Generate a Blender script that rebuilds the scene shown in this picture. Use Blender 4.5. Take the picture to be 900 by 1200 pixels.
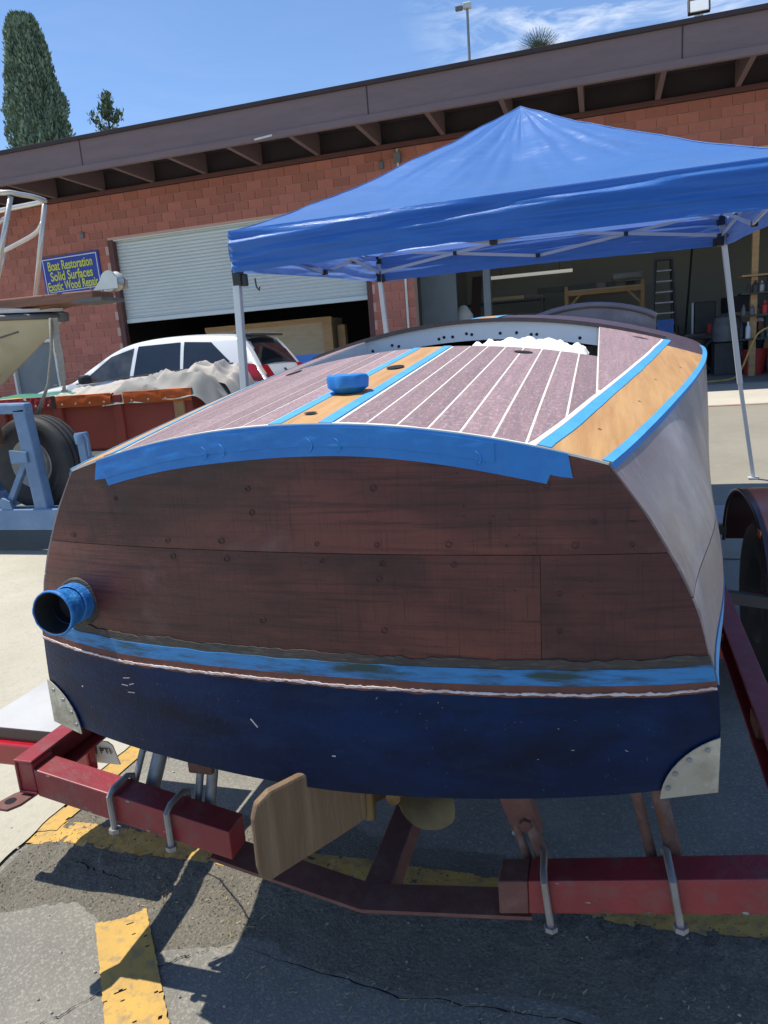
import bpy, math, random
from mathutils import Vector, Matrix, noise
random.seed(7)
R = math.radians
for o in list(bpy.data.objects): bpy.data.objects.remove(o)
scene = bpy.context.scene
COL = scene.collection

# ------------------------------------------------------------------ camera
cam_d = bpy.data.cameras.new('camera'); cam = bpy.data.objects.new('camera', cam_d); COL.objects.link(cam)
cam_d.sensor_fit = 'VERTICAL'; cam_d.sensor_height = 36.0; cam_d.lens = 848/1200*36; cam_d.clip_end = 3000; cam_d.clip_start = .05
RX = (0.9569296, 0.28054406, -0.07470454); RDN = (-0.00946089, -0.22704705, -0.97383784); RF = (-0.29016586, 0.93260102, -0.21461384)
cam.matrix_world = Matrix(((RX[0], -RDN[0], -RF[0], 0), (RX[1], -RDN[1], -RF[1], 0), (RX[2], -RDN[2], -RF[2], 1.5), (0, 0, 0, 1)))
scene.camera = cam
scene.render.resolution_x = 768; scene.render.resolution_y = 1024

# ------------------------------------------------------------------ world, sun, exposure
SUNV = Vector((-.33, -.008, 1.0)).normalized()          # towards the sun
world = bpy.data.worlds.new('World'); scene.world = world; world.use_nodes = True
wn = world.node_tree.nodes; wl = world.node_tree.links; wn.clear()
sky = wn.new('ShaderNodeTexSky'); sky.sky_type = 'NISHITA'; sky.sun_disc = False
sky.sun_elevation = math.asin(SUNV.z); sky.sun_rotation = math.atan2(SUNV.x, SUNV.y)
sky.air_density = 1.0; sky.dust_density = 0; sky.ozone_density = 6.0; sky.altitude = 800
tc = wn.new('ShaderNodeTexCoord')
def wmap(scale, rot, loc=(0, 0, 0)):
    m = wn.new('ShaderNodeMapping'); m.inputs['Scale'].default_value = scale; m.inputs['Rotation'].default_value = rot; m.inputs['Location'].default_value = loc
    wl.new(tc.outputs['Generated'], m.inputs['Vector']); return m
m1 = wmap((3.0, 3.0, 14), (0, R(24), R(12)), (.35, 0, .1)); n1 = wn.new('ShaderNodeTexNoise'); n1.inputs['Scale'].default_value = 2.2; n1.inputs['Detail'].default_value = 9; n1.inputs['Roughness'].default_value = .62; n1.inputs['Distortion'].default_value = .8
wl.new(m1.outputs[0], n1.inputs['Vector'])
r1 = wn.new('ShaderNodeValToRGB'); r1.color_ramp.elements[0].position = .46; r1.color_ramp.elements[1].position = .72; wl.new(n1.outputs['Fac'], r1.inputs[0])
vd = wn.new('ShaderNodeVectorMath'); vd.operation = 'DOT_PRODUCT'; vd.inputs[1].default_value = (.00, .915, .405); wl.new(tc.outputs['Generated'], vd.inputs[0])
n2 = wn.new('ShaderNodeTexNoise'); n2.inputs['Scale'].default_value = 3.5; n2.inputs['Detail'].default_value = 2; wl.new(tc.outputs['Generated'], n2.inputs['Vector'])
r2 = wn.new('ShaderNodeMapRange'); r2.inputs[1].default_value = .976; r2.inputs[2].default_value = 1.002; r2.inputs[3].default_value = .03; r2.inputs[4].default_value = 1.0; wl.new(vd.outputs['Value'], r2.inputs[0])
mn = wn.new('ShaderNodeMath'); mn.operation = 'MULTIPLY'; wl.new(r2.outputs[0], mn.inputs[0]); wl.new(n2.outputs['Fac'], mn.inputs[1]); mn2 = wn.new('ShaderNodeMath'); mn2.operation = 'MULTIPLY'; mn2.inputs[1].default_value = 1.7; mn2.use_clamp = True; wl.new(mn.outputs[0], mn2.inputs[0])
mm = wn.new('ShaderNodeMath'); mm.operation = 'MULTIPLY'; wl.new(r1.outputs[0], mm.inputs[0]); wl.new(mn2.outputs[0], mm.inputs[1])
mx = wn.new('ShaderNodeMix'); mx.data_type = 'RGBA'; wl.new(mm.outputs[0], mx.inputs['Factor']); wl.new(sky.outputs[0], mx.inputs[6]); mx.inputs[7].default_value = (7.0, 7.2, 7.4, 1)
bg = wn.new('ShaderNodeBackground'); bg.inputs['Strength'].default_value = .10; wl.new(mx.outputs[2], bg.inputs['Color'])
wo = wn.new('ShaderNodeOutputWorld'); wl.new(bg.outputs[0], wo.inputs['Surface'])
sun_d = bpy.data.lights.new('sun', 'SUN'); sun_d.energy = 3.2; sun_d.angle = R(.5); sun_d.color = (1, .95, .84)
sun = bpy.data.objects.new('sun', sun_d); COL.objects.link(sun); sun.rotation_euler = SUNV.to_track_quat('Z', 'Y').to_euler(); sun.location = (0, 0, 30)
vs = scene.view_settings; vs.view_transform = 'Standard'; vs.look = 'None'; vs.gamma = 1; vs.use_curve_mapping = False; vs.exposure = .9

# ------------------------------------------------------------------ materials
def lin(c):
    return tuple((x/255/12.92) if x/255 <= .04045 else ((x/255+.055)/1.055)**2.4 for x in c)
MATS = {}
def pm(name, base, alt=None, scale=4, stretch=(1, 1, 1), rough=.6, metal=0, bump=0, bscale=None, spec=.5, alt2=None, scale2=30, amt2=.5, stretch2=None, objrand=0, detail=6, lo=.35, hi=.65, bstretch=None, coat=0, bdist=.01, emit=None, estr=0, trans=0, coord='Object', rvar=0):
    """base/alt: linear colours mixed by noise; alt2: a finer second mix; bump: relief strength"""
    m = bpy.data.materials.new(name); m.use_nodes = True; MATS[name] = m
    n = m.node_tree.nodes; l = m.node_tree.links; b = n['Principled BSDF']
    b.inputs['Roughness'].default_value = rough; b.inputs['Metallic'].default_value = metal
    b.inputs['Specular IOR Level'].default_value = spec; b.inputs['Coat Weight'].default_value = coat; b.inputs['Coat Roughness'].default_value = .15
    b.inputs['Base Color'].default_value = (*base, 1); m.diffuse_color = (*base, 1)
    t = n.new('ShaderNodeTexCoord')
    def nz(sc, st, det=detail, dist=0):
        mp = n.new('ShaderNodeMapping'); mp.inputs['Scale'].default_value = st; l.new(t.outputs[coord], mp.inputs['Vector'])
        q = n.new('ShaderNodeTexNoise'); q.inputs['Scale'].default_value = sc; q.inputs['Detail'].default_value = det; q.inputs['Roughness'].default_value = .6; q.inputs['Distortion'].default_value = dist
        l.new(mp.outputs[0], q.inputs['Vector']); return q
    cur = None
    if alt is not None:
        q = nz(scale, stretch); rp = n.new('ShaderNodeMapRange'); rp.inputs[1].default_value = lo; rp.inputs[2].default_value = hi; l.new(q.outputs['Fac'], rp.inputs[0])
        x = n.new('ShaderNodeMix'); x.data_type = 'RGBA'; x.inputs[6].default_value = (*base, 1); x.inputs[7].default_value = (*alt, 1); l.new(rp.outputs[0], x.inputs['Factor']); cur = x.outputs[2]
        if rvar:
            rr = n.new('ShaderNodeMapRange'); rr.inputs[3].default_value = rough-rvar; rr.inputs[4].default_value = rough+rvar; l.new(q.outputs['Fac'], rr.inputs[0]); l.new(rr.outputs[0], b.inputs['Roughness'])
    if alt2 is not None:
        q = nz(scale2, stretch2 or stretch); rp = n.new('ShaderNodeMapRange'); rp.inputs[1].default_value = .5; rp.inputs[2].default_value = .75; rp.inputs[4].default_value = amt2; l.new(q.outputs['Fac'], rp.inputs[0])
        x = n.new('ShaderNodeMix'); x.data_type = 'RGBA'; x.inputs[7].default_value = (*alt2, 1); l.new(rp.outputs[0], x.inputs['Factor'])
        if cur: l.new(cur, x.inputs[6])
        else: x.inputs[6].default_value = (*base, 1)
        cur = x.outputs[2]
    if objrand:
        oi = n.new('ShaderNodeObjectInfo'); ge = n.new('ShaderNodeNewGeometry'); ad = n.new('ShaderNodeMath'); l.new(oi.outputs['Random'], ad.inputs[0]); l.new(ge.outputs['Random Per Island'], ad.inputs[1])
        fr = n.new('ShaderNodeMath'); fr.operation = 'FRACT'; l.new(ad.outputs[0], fr.inputs[0])
        mr = n.new('ShaderNodeMapRange'); mr.inputs[3].default_value = 1-objrand; mr.inputs[4].default_value = 1+objrand*.6; l.new(fr.outputs[0], mr.inputs[0])
        hs = n.new('ShaderNodeHueSaturation'); l.new(mr.outputs[0], hs.inputs['Value'])
        mh = n.new('ShaderNodeMapRange'); mh.inputs[3].default_value = .488; mh.inputs[4].default_value = .512; l.new(ge.outputs['Random Per Island'], mh.inputs[0]); 
        if cur: l.new(cur, hs.inputs['Color'])
        else: hs.inputs['Color'].default_value = (*base, 1)
        cur = hs.outputs[0]
    if cur: l.new(cur, b.inputs['Base Color'])
    if bump:
        q = nz(bscale or scale*6, bstretch or stretch, 8); bp = n.new('ShaderNodeBump'); bp.inputs['Strength'].default_value = bump; bp.inputs['Distance'].default_value = bdist; l.new(q.outputs['Fac'], bp.inputs['Height']); l.new(bp.outputs[0], b.inputs['Normal'])
    if emit: b.inputs['Emission Color'].default_value = (*emit, 1); b.inputs['Emission Strength'].default_value = estr
    if trans: b.inputs['Transmission Weight'].default_value = trans
    return m

M = MATS
pm('asphalt', (.165, .158, .138), (.235, .222, .19), 3.2, rough=.92, bump=.9, bscale=170, alt2=(.42, .39, .33), scale2=130, amt2=.85, bdist=.006)
pm('asphalt_rough', (.15, .135, .108), (.205, .185, .145), 7, rough=.95, bump=1, bscale=95, alt2=(.36, .32, .24), scale2=120, amt2=.8, bdist=.02)
pm('concrete', (.45, .42, .34), (.385, .355, .28), 1.3, rough=.9, bump=.5, bscale=60, alt2=(.27, .25, .21), scale2=26, amt2=.4)
pm('concrete_old', (.255, .235, .185), (.215, .197, .152), .9, rough=.92, bump=.3, bscale=40, alt2=(.31, .275, .22), scale2=12, amt2=.4)
pm('concrete_apron', (.50, .46, .38), (.44, .40, .33), .8, rough=.9, alt2=(.33, .3, .25), scale2=15, amt2=.3)
pm('floor_int', (.28, .28, .28), (.22, .22, .22), .7, rough=.6)
pm('yellow_paint', (.56, .34, .075), (.46, .285, .08), 9, rough=.8, bump=.5, bscale=180, alt2=(.20, .17, .12), scale2=34, amt2=.85, bdist=.004)
pm('red_line', (.34, .14, .10), (.33, .26, .2), 4, rough=.9)
pm('block', (.46, .165, .118), (.38, .142, .108), 3, rough=.9, bump=.25, bscale=60, objrand=.17, alt2=(.44, .21, .165), scale2=14, amt2=.4)
pm('mortar', (.56, .37, .31), (.50, .33, .28), 5, rough=.95)
pm('fascia', (.205, .145, .145), (.178, .126, .128), .6, (1, 1, 6), rough=.75, bump=.15, bscale=8, alt2=(.13, .10, .10), scale2=3, amt2=.35)
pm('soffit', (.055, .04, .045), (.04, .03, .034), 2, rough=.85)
pm('roller', (.60, .66, .66), (.56, .62, .62), .8, rough=.45, metal=.05)
pm('frame_brown', (.13, .05, .045), (.10, .045, .04), 3, rough=.7)
pm('grey_steel', (.17, .20, .215), (.14, .165, .18), 2, rough=.55)
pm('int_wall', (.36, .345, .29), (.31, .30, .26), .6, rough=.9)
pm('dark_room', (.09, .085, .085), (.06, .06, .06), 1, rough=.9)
pm('canopy_frame', (.66, .66, .65), (.6, .6, .6), 3, rough=.38, metal=.2)
pm('black_plastic', (.018, .018, .02), (.03, .03, .03), 8, rough=.45)
pm('plank_mauve', (.30, .19, .195), (.225, .15, .158), 3, (26, 1.6, 1), rough=.66, bump=.35, bscale=60, bstretch=(3, .6, 1), alt2=(.54, .45, .48), scale2=85, amt2=.6, stretch2=(2.2, .8, 1), objrand=.22, bdist=.003)
pm('caulk', (.74, .70, .62), (.66, .62, .54), 10, rough=.7)
pm('blond', (.56, .315, .115), (.44, .225, .075), 2.2, (18, 1.3, 1), rough=.5, bump=.15, bscale=30, alt2=(.62, .40, .19), scale2=3, amt2=.5)
pm('tape', (.018, .205, .56), (.014, .17, .50), 12, rough=.5, bump=.35, bscale=26, alt2=(.05, .30, .66), scale2=20, amt2=.4, bdist=.004)
pm('tape_wrap', (.022, .20, .55), (.015, .15, .46), 14, rough=.42, bump=1.0, bscale=34, alt2=(.10, .38, .70), scale2=26, amt2=.6, bdist=.012)
pm('tape_deck', (.075, .36, .66), (.06, .31, .60), 12, rough=.55, bump=.2, bscale=30)
pm('boot_tape', (.035, .22, .50), (.020, .055, .055), 3.0, (2.0, 1, 12), rough=.6, bump=.3, bscale=40, lo=.51, hi=.64, alt2=(.05, .05, .04), scale2=7, amt2=.7)
pm('grime', (.045, .045, .038), (.08, .055, .045), 12, (1, 1, 5), rough=.75, bump=.5, bscale=60, alt2=(.18, .18, .15), scale2=35, amt2=.5)
pm('primer_white', (.72, .66, .64), (.58, .40, .36), 25, rough=.85, bump=.7, bscale=70)
pm('primer_red', (.17, .06, .04), (.12, .045, .03), 20, rough=.8, bump=.4, bscale=50)
pm('white_paint', (.72, .74, .77), (.64, .66, .70), 3, rough=.5)
pm('white_cloth', (.80, .78, .72), (.7, .68, .62), 6, rough=.85)
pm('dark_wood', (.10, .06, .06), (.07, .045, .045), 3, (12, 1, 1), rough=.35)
pm('brass', (.22, .14, .058), (.13, .085, .038), 14, rough=.45, metal=.65, alt2=(.16, .14, .07), scale2=9, amt2=.7)
pm('rudder', (.185, .115, .062), (.14, .084, .044), 3.2, (14, 14, .8), rough=.65, bump=.3, bscale=20, bstretch=(14, 14, 1), alt2=(.30, .21, .13), scale2=4, amt2=.5)
pm('alu_plate', (.52, .49, .40), (.38, .36, .29), 14, rough=.5, metal=.35, bump=.5, bscale=30, alt2=(.24, .20, .14), scale2=17, amt2=.7, lo=.45, hi=.55)
pm('red_steel', (.30, .030, .036), (.21, .024, .029), 5, rough=.42, bump=.25, bscale=45, alt2=(.17, .085, .07), scale2=22, amt2=.75, spec=.5, rvar=.15)
pm('red_worn', (.155, .062, .05), (.12, .045, .038), 8, rough=.7, bump=.3, bscale=50, alt2=(.22, .12, .09), scale2=24, amt2=.6)
pm('rust', (.20, .09, .06), (.13, .06, .04), 14, rough=.8, bump=.4, bscale=60, alt2=(.33, .30, .27), scale2=16, amt2=.6)
pm('galv', (.34, .34, .34), (.24, .235, .23), 14, rough=.5, metal=.55, alt2=(.28, .17, .1), scale2=9, amt2=.5)
pm('chrome', (.66, .62, .54), (.55, .51, .45), 5, rough=.28, metal=.5)
pm('rubber', (.022, .022, .024), (.032, .032, .034), 10, rough=.7, bump=.2, bscale=40)
pm('rim_white', (.50, .49, .45), (.40, .38, .34), 6, rough=.5, alt2=(.22, .13, .08), scale2=9, amt2=.5)
pm('rim_dark', (.06, .06, .065), (.04, .04, .04), 6, rough=.5)
pm('blue_steel', (.135, .235, .38), (.105, .185, .32), 4, rough=.55, bump=.1, bscale=30, alt2=(.22, .31, .43), scale2=9, amt2=.5)
pm('fender', (.040, .015, .017), (.03, .012, .014), 4, rough=.3, coat=.2)
pm('lens_red', (.42, .012, .02), (.32, .01, .015), 9, rough=.2, coat=.4)
pm('orange_vinyl', (.62, .13, .025), (.52, .10, .02), 6, rough=.45, bump=.25, bscale=14)
pm('red_vinyl', (.40, .025, .035), (.31, .02, .028), 6, rough=.42, bump=.25, bscale=14)
pm('trailer_side', (.36, .075, .052), (.31, .062, .045), 2, rough=.55)
pm('tarp_grey', (.30, .295, .275), (.23, .225, .21), 3, rough=.8, bump=.2, bscale=8)
pm('tarp_beige', (.47, .43, .385), (.40, .36, .32), 3, rough=.85, bump=.2, bscale=8)
pm('tarp_green', (.03, .19, .12), (.02, .15, .1), 3, rough=.6)
pm('yellow_vinyl', (.6, .45, .06), (.5, .38, .05), 3, rough=.6)
pm('car_white', (.74, .755, .76), (.70, .715, .72), .5, rough=.25, coat=.6)
pm('car_glass', (.012, .016, .022), (.02, .025, .032), 2, rough=.06, spec=.8)
pm('car_glass_clear', (.03, .035, .04), (.07, .075, .075), 5, rough=.1, spec=.7)
pm('gelcoat', (.58, .51, .35), (.52, .45, .30), 1.4, rough=.4, alt2=(.36, .30, .19), scale2=4, amt2=.4)
pm('gel_white', (.70, .69, .65), (.6, .59, .55), 3, rough=.45)
pm('trim_dark', (.10, .10, .095), (.16, .15, .14), 6, rough=.6)
pm('teak', (.27, .12, .07), (.19, .085, .05), 3, (1, 14, 14), rough=.6, bump=.2, bscale=30)
pm('rope', (.34, .31, .26), (.25, .23, .19), 30, rough=.95)
pm('sign_blue', (.022, .05, .36), (.018, .045, .32), 2, rough=.45)
pm('sign_yellow', (.68, .70, .05), (.62, .64, .05), 3, rough=.5)
pm('sign_white', (.72, .74, .76), (.68, .7, .72), 3, rough=.5)
pm('plywood', (.52, .40, .255), (.44, .33, .20), 1.4, (1, 1, 5), rough=.75, alt2=(.58, .47, .33), scale2=2, amt2=.4)
pm('lumber', (.50, .30, .14), (.40, .23, .10), 2, (1, 1, 8), rough=.7)
pm('blue_board', (.025, .12, .44), (.02, .1, .38), 2, rough=.5)
pm('tarp_blue', (.018, .035, .12), (.014, .028, .09), 3, rough=.6, bump=.2, bscale=8)
pm('tub_red', (.52, .035, .03), (.42, .03, .025), 3, rough=.45)
pm('hose_yellow', (.52, .36, .10), (.45, .3, .08), 5, rough=.5)
pm('tool_grey', (.17, .18, .19), (.11, .115, .12), 4, rough=.5)
pm('tool_dark', (.035, .036, .04), (.055, .052, .05), 4, rough=.55)
pm('cardboard', (.30, .21, .125), (.25, .17, .10), 3, rough=.9)
pm('tube_lamp', (.75, .72, .62), rough=.5, emit=(1, .93, .78), estr=.12)
pm('leaf_cypress', (.28, .37, .23), (.14, .20, .13), 1.2, rough=.85, objrand=.5, alt2=(.32, .38, .25), scale2=5, amt2=.6)
pm('leaf_light', (.13, .18, .09), (.09, .13, .06), 2, rough=.8, objrand=.4)
pm('leaf_palm', (.12, .15, .10), (.08, .11, .07), 2, rough=.8, objrand=.4)
pm('bark', (.10, .075, .055), (.07, .05, .04), 5, rough=.95)
pm('straw', (.45, .35, .2), (.3, .23, .14), 30, rough=.95, objrand=.5)
pm('pebble', (.42, .39, .34), (.3, .28, .25), 9, rough=.9, objrand=.4)
pm('aggregate', (.20, .18, .145), (.12, .108, .09), 40, rough=.95, objrand=.65)
pm('print_black', (.02, .02, .02), rough=.6)
pm('bung', (.045, .020, .018), (.065, .028, .026), 30, rough=.6)
pm('void_black', (.004, .004, .004), rough=.9)
def layered(name, base, layers, rough, bumps, spec=.45, rough_var=.12):
    """layers: (colour, noise scale, stretch, from, to, amount); bumps: (scale, stretch, strength)"""
    m = bpy.data.materials.new(name); m.use_nodes = True; MATS[name] = m; n = m.node_tree.nodes; l = m.node_tree.links; b = n['Principled BSDF']; t = n.new('ShaderNodeTexCoord')
    b.inputs['Specular IOR Level'].default_value = spec; b.inputs['Roughness'].default_value = rough
    oi = n.new('ShaderNodeObjectInfo'); sh = n.new('ShaderNodeVectorMath'); sh.operation = 'MULTIPLY_ADD'; sh.inputs[1].default_value = (9, 9, 9); l.new(oi.outputs['Random'], sh.inputs[0]); l.new(t.outputs['Object'], sh.inputs[2])
    def nz(sc, st, det=8, off=0):
        mp = n.new('ShaderNodeMapping'); mp.inputs['Scale'].default_value = st; mp.inputs['Location'].default_value = (off, off*2, off*3); l.new(sh.outputs[0], mp.inputs['Vector']); q = n.new('ShaderNodeTexNoise'); q.inputs['Scale'].default_value = sc; q.inputs['Detail'].default_value = det; q.inputs['Roughness'].default_value = .62; q.inputs['Distortion'].default_value = .3; l.new(mp.outputs[0], q.inputs['Vector']); return q
    cur = None; k = 0
    for colr, sc, st, lo, hi, amt in layers:
        k += 1; q = nz(sc, st, off=k*1.7); rp = n.new('ShaderNodeMapRange'); rp.inputs[1].default_value = lo; rp.inputs[2].default_value = hi; rp.inputs[4].default_value = amt; l.new(q.outputs['Fac'], rp.inputs[0])
        x = n.new('ShaderNodeMix'); x.data_type = 'RGBA'; x.inputs[7].default_value = (*colr, 1); l.new(rp.outputs[0], x.inputs['Factor'])
        if cur: l.new(cur, x.inputs[6])
        else: x.inputs[6].default_value = (*base, 1)
        cur = x.outputs[2]
    l.new(cur, b.inputs['Base Color'])
    q = nz(3, (1, 1, 1), off=9); rr = n.new('ShaderNodeMapRange'); rr.inputs[1].default_value = .3; rr.inputs[2].default_value = .7; rr.inputs[3].default_value = rough-rough_var; rr.inputs[4].default_value = rough+rough_var; l.new(q.outputs['Fac'], rr.inputs[0]); l.new(rr.outputs[0], b.inputs['Roughness'])
    prev = None
    for sc, st, sg in bumps:
        k += 1; q = nz(sc, st, off=k*1.3); bp_ = n.new('ShaderNodeBump'); bp_.inputs['Strength'].default_value = sg; bp_.inputs['Distance'].default_value = .003; l.new(q.outputs['Fac'], bp_.inputs['Height'])
        if prev: l.new(prev, bp_.inputs['Normal'])
        prev = bp_.outputs[0]
    l.new(prev, b.inputs['Normal']); return m
layered('mahog', (.080, .022, .019), [((.185, .048, .034), 1.8, (1, 1, 3.2), .45, .62, .85), ((.018, .006, .006), 4, (1.1, 1, 30), .50, .68, .65), ((.016, .006, .006), 8, (34, 1, 1.2), .55, .70, .55), ((.012, .005, .005), 1.9, (1, 1, 1.3), .48, .66, .80), ((.21, .125, .125), 2.6, (1.3, 1, 1.8), .60, .78, .50), ((.005, .003, .003), 45, (1, 1, 2.0), .66, .71, .9)], .42, [(7, (1.4, 1, 40), .35), (10, (36, 1, 1.5), .25), (90, (1, 1, 1), .15)], .45, .22)
layered('navy', (.0006, .010, .042), [((.001, .020, .078), 4, (1, 1, 2), .42, .62, .9), ((.014, .032, .07), 6, (1, 1, 4), .56, .74, .5), ((.20, .23, .28), 110, (1, 1, 1), .66, .73, .42), ((.002, .005, .014), 2.4, (1, 1, 2), .50, .66, .8)], .30, [(22, (1, 1, 2.5), .4), (120, (1, 1, 1), .3)], .17, .18)
layered('hull_side', (.30, .235, .235), [((.19, .135, .14), 2.2, (1, .8, 1), .42, .62, .9), ((.52, .47, .46), 3.0, (1, 1.2, 1), .50, .70, .75), ((.20, .15, .16), 140, (1, 1, 1), .55, .72, .45), ((.66, .62, .62), 9, (1, 7, 1), .60, .75, .5)], .42, [(60, (1, 1, 1), .25), (14, (1, 8, 1), .25)], .5, .15)
# canopy cloth lets some light through
m = pm('canopy', (.008, .17, .56), (.006, .145, .50), 1.5, rough=.38, bump=.28, bscale=2.4, bstretch=(1.0, 1.6, 5.5), spec=.5, bdist=.05)
nt = m.node_tree; pb = nt.nodes['Principled BSDF']; pb.inputs['Sheen Weight'].default_value = .45; pb.inputs['Sheen Roughness'].default_value = .5; tr = nt.nodes.new('ShaderNodeBsdfTranslucent'); tr.inputs['Color'].default_value = (.17, .29, .70, 1)
ms = nt.nodes.new('ShaderNodeMixShader'); ms.inputs[0].default_value = .32; nt.links.new(pb.outputs[0], ms.inputs[1]); nt.links.new(tr.outputs[0], ms.inputs[2])
nt.links.new(ms.outputs[0], [x for x in nt.nodes if x.type == 'OUTPUT_MATERIAL'][0].inputs['Surface'])
# diamond plate: raised lozenges in two directions
m = pm('diamond_plate', (.50, .50, .49), (.42, .42, .42), 4, rough=.5, metal=.1)
nt = m.node_tree; pb = nt.nodes['Principled BSDF']; t = nt.nodes.new('ShaderNodeTexCoord'); mp = nt.nodes.new('ShaderNodeMapping'); mp.inputs['Rotation'].default_value = (0, 0, R(45)); mp.inputs['Scale'].default_value = (26, 26, 1)
nt.links.new(t.outputs['Object'], mp.inputs[0]); vo = nt.nodes.new('ShaderNodeTexVoronoi'); vo.inputs['Scale'].default_value = 1; vo.inputs['Randomness'].default_value = 0; nt.links.new(mp.outputs[0], vo.inputs['Vector'])
mr = nt.nodes.new('ShaderNodeMapRange'); mr.inputs[1].default_value = .18; mr.inputs[2].default_value = .32; mr.inputs[3].default_value = 1; mr.inputs[4].default_value = 0; nt.links.new(vo.outputs['Distance'], mr.inputs[0])
bp = nt.nodes.new('ShaderNodeBump'); bp.inputs['Distance'].default_value = .01; bp.inputs['Strength'].default_value = 1.0; nt.links.new(mr.outputs[0], bp.inputs['Height']); nt.links.new(bp.outputs[0], pb.inputs['Normal'])

# ------------------------------------------------------------------ mesh helpers
def sstep(a, b, x):
    t = max(0, min(1, (x-a)/(b-a))); return t*t*(3-2*t)
def interp(tab, x):
    if x <= tab[0][0]: return tab[0][1]
    for (a, va), (b, vb) in zip(tab, tab[1:]):
        if x <= b: return va+(vb-va)*(x-a)/(b-a)
    return tab[-1][1]
def smooth_interp(tab, x):
    """Catmull-Rom through the table"""
    n = len(tab)
    if x <= tab[0][0]: return tab[0][1]
    if x >= tab[-1][0]: return tab[-1][1]
    for i in range(n-1):
        if x <= tab[i+1][0]: break
    x0, y0 = tab[i]; x1, y1 = tab[i+1]; h = x1-x0
    d0 = (y1-tab[i-1][1])/(x1-tab[i-1][0]) if i else (y1-y0)/h
    d1 = (tab[i+2][1]-y0)/(tab[i+2][0]-x0) if i+2 < n else (y1-y0)/h
    t = (x-x0)/h
    return (2*t**3-3*t*t+1)*y0+(t**3-2*t*t+t)*h*d0+(-2*t**3+3*t*t)*y1+(t**3-t*t)*h*d1

class MB:
    def __init__(s): s.v = []; s.f = []
    def add(s, v, f):
        k = len(s.v); s.v += [tuple(p) for p in v]; s.f += [tuple(i+k for i in q) for q in f]; return s
    def box(s, c, d, rot=None):
        x, y, z = [q/2 for q in d]; P = [Vector(p) for p in ((-x, -y, -z), (x, -y, -z), (x, y, -z), (-x, y, -z), (-x, -y, z), (x, -y, z), (x, y, z), (-x, y, z))]
        if rot is not None: P = [rot @ p for p in P]
        return s.add([p+Vector(c) for p in P], [(3, 2, 1, 0), (4, 5, 6, 7), (0, 1, 5, 4), (1, 2, 6, 5), (2, 3, 7, 6), (3, 0, 4, 7)])
    def span(s, a, b):
        return s.box([(p+q)/2 for p, q in zip(a, b)], [abs(q-p) for p, q in zip(a, b)])
    def beam(s, a, b, w, h, up=(0, 0, 1)):
        a = Vector(a); b = Vector(b); d = (b-a); L = d.length; d.normalize(); up = Vector(up)
        sx = d.cross(up)
        if sx.length < 1e-4: sx = d.cross(Vector((0, 1, 0)))
        sx.normalize(); u = sx.cross(d)
        return s.box((a+b)/2, (w, L, h), Matrix((sx, d, u)).transposed())
    def tube(s, path, r, n=8, cap=True):
        P = [Vector(p) for p in path]; rs = r if isinstance(r, (list, tuple)) else [r]*len(P); ref = None; v = []; f = []
        for i, p in enumerate(P):
            d = (P[min(i+1, len(P)-1)]-P[max(i-1, 0)]).normalized()
            if ref is None: ref = d.orthogonal().normalized()
            ref = (ref-d*ref.dot(d)).normalized(); q = d.cross(ref)
            for k in range(n):
                a = 2*math.pi*k/n; v.append(p+ref*math.cos(a)*rs[i]+q*math.sin(a)*rs[i])
        for i in range(len(P)-1):
            for k in range(n): f.append((i*n+k, i*n+(k+1) % n, (i+1)*n+(k+1) % n, (i+1)*n+k))
        if cap: f.append(tuple(reversed(range(n)))); f.append(tuple(range((len(P)-1)*n, len(P)*n)))
        return s.add(v, f)
    def lathe(s, prof, c, axis=(0, 0, 1), n=24, cap=False):
        ax = Vector(axis).normalized(); e1 = ax.orthogonal().normalized(); e2 = ax.cross(e1); c = Vector(c); v = []; f = []
        for (r, h) in prof:
            for k in range(n):
                a = 2*math.pi*k/n; v.append(c+ax*h+e1*r*math.cos(a)+e2*r*math.sin(a))
        for i in range(len(prof)-1):
            for k in range(n): f.append((i*n+k, i*n+(k+1) % n, (i+1)*n+(k+1) % n, (i+1)*n+k))
        if cap: f.append(tuple(reversed(range(n)))); f.append(tuple(range((len(prof)-1)*n, len(prof)*n)))
        return s.add(v, f)
    def prism(s, poly, o, e1, e2, t):
        """polygon (a,b) in plane o+a*e1+b*e2, thickened by vector t"""
        o = Vector(o); e1 = Vector(e1); e2 = Vector(e2); t = Vector(t); n = len(poly)
        v = [o+e1*a+e2*b for a, b in poly]; v += [p+t for p in v]
        return s.add(v, [tuple(range(n)), tuple(reversed(range(n, 2*n)))]+[(i, i+n, (i+1) % n+n, (i+1) % n) for i in range(n)])
    def grid(s, fn, nu, nv, keep=None):
        v = [fn(i/nu, j/nv) for j in range(nv+1) for i in range(nu+1)]; w = nu+1
        f = [(j*w+i, j*w+i+1, (j+1)*w+i+1, (j+1)*w+i) for j in range(nv) for i in range(nu) if keep is None or keep((i+.5)/nu, (j+.5)/nv)]
        return s.add(v, f)

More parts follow.
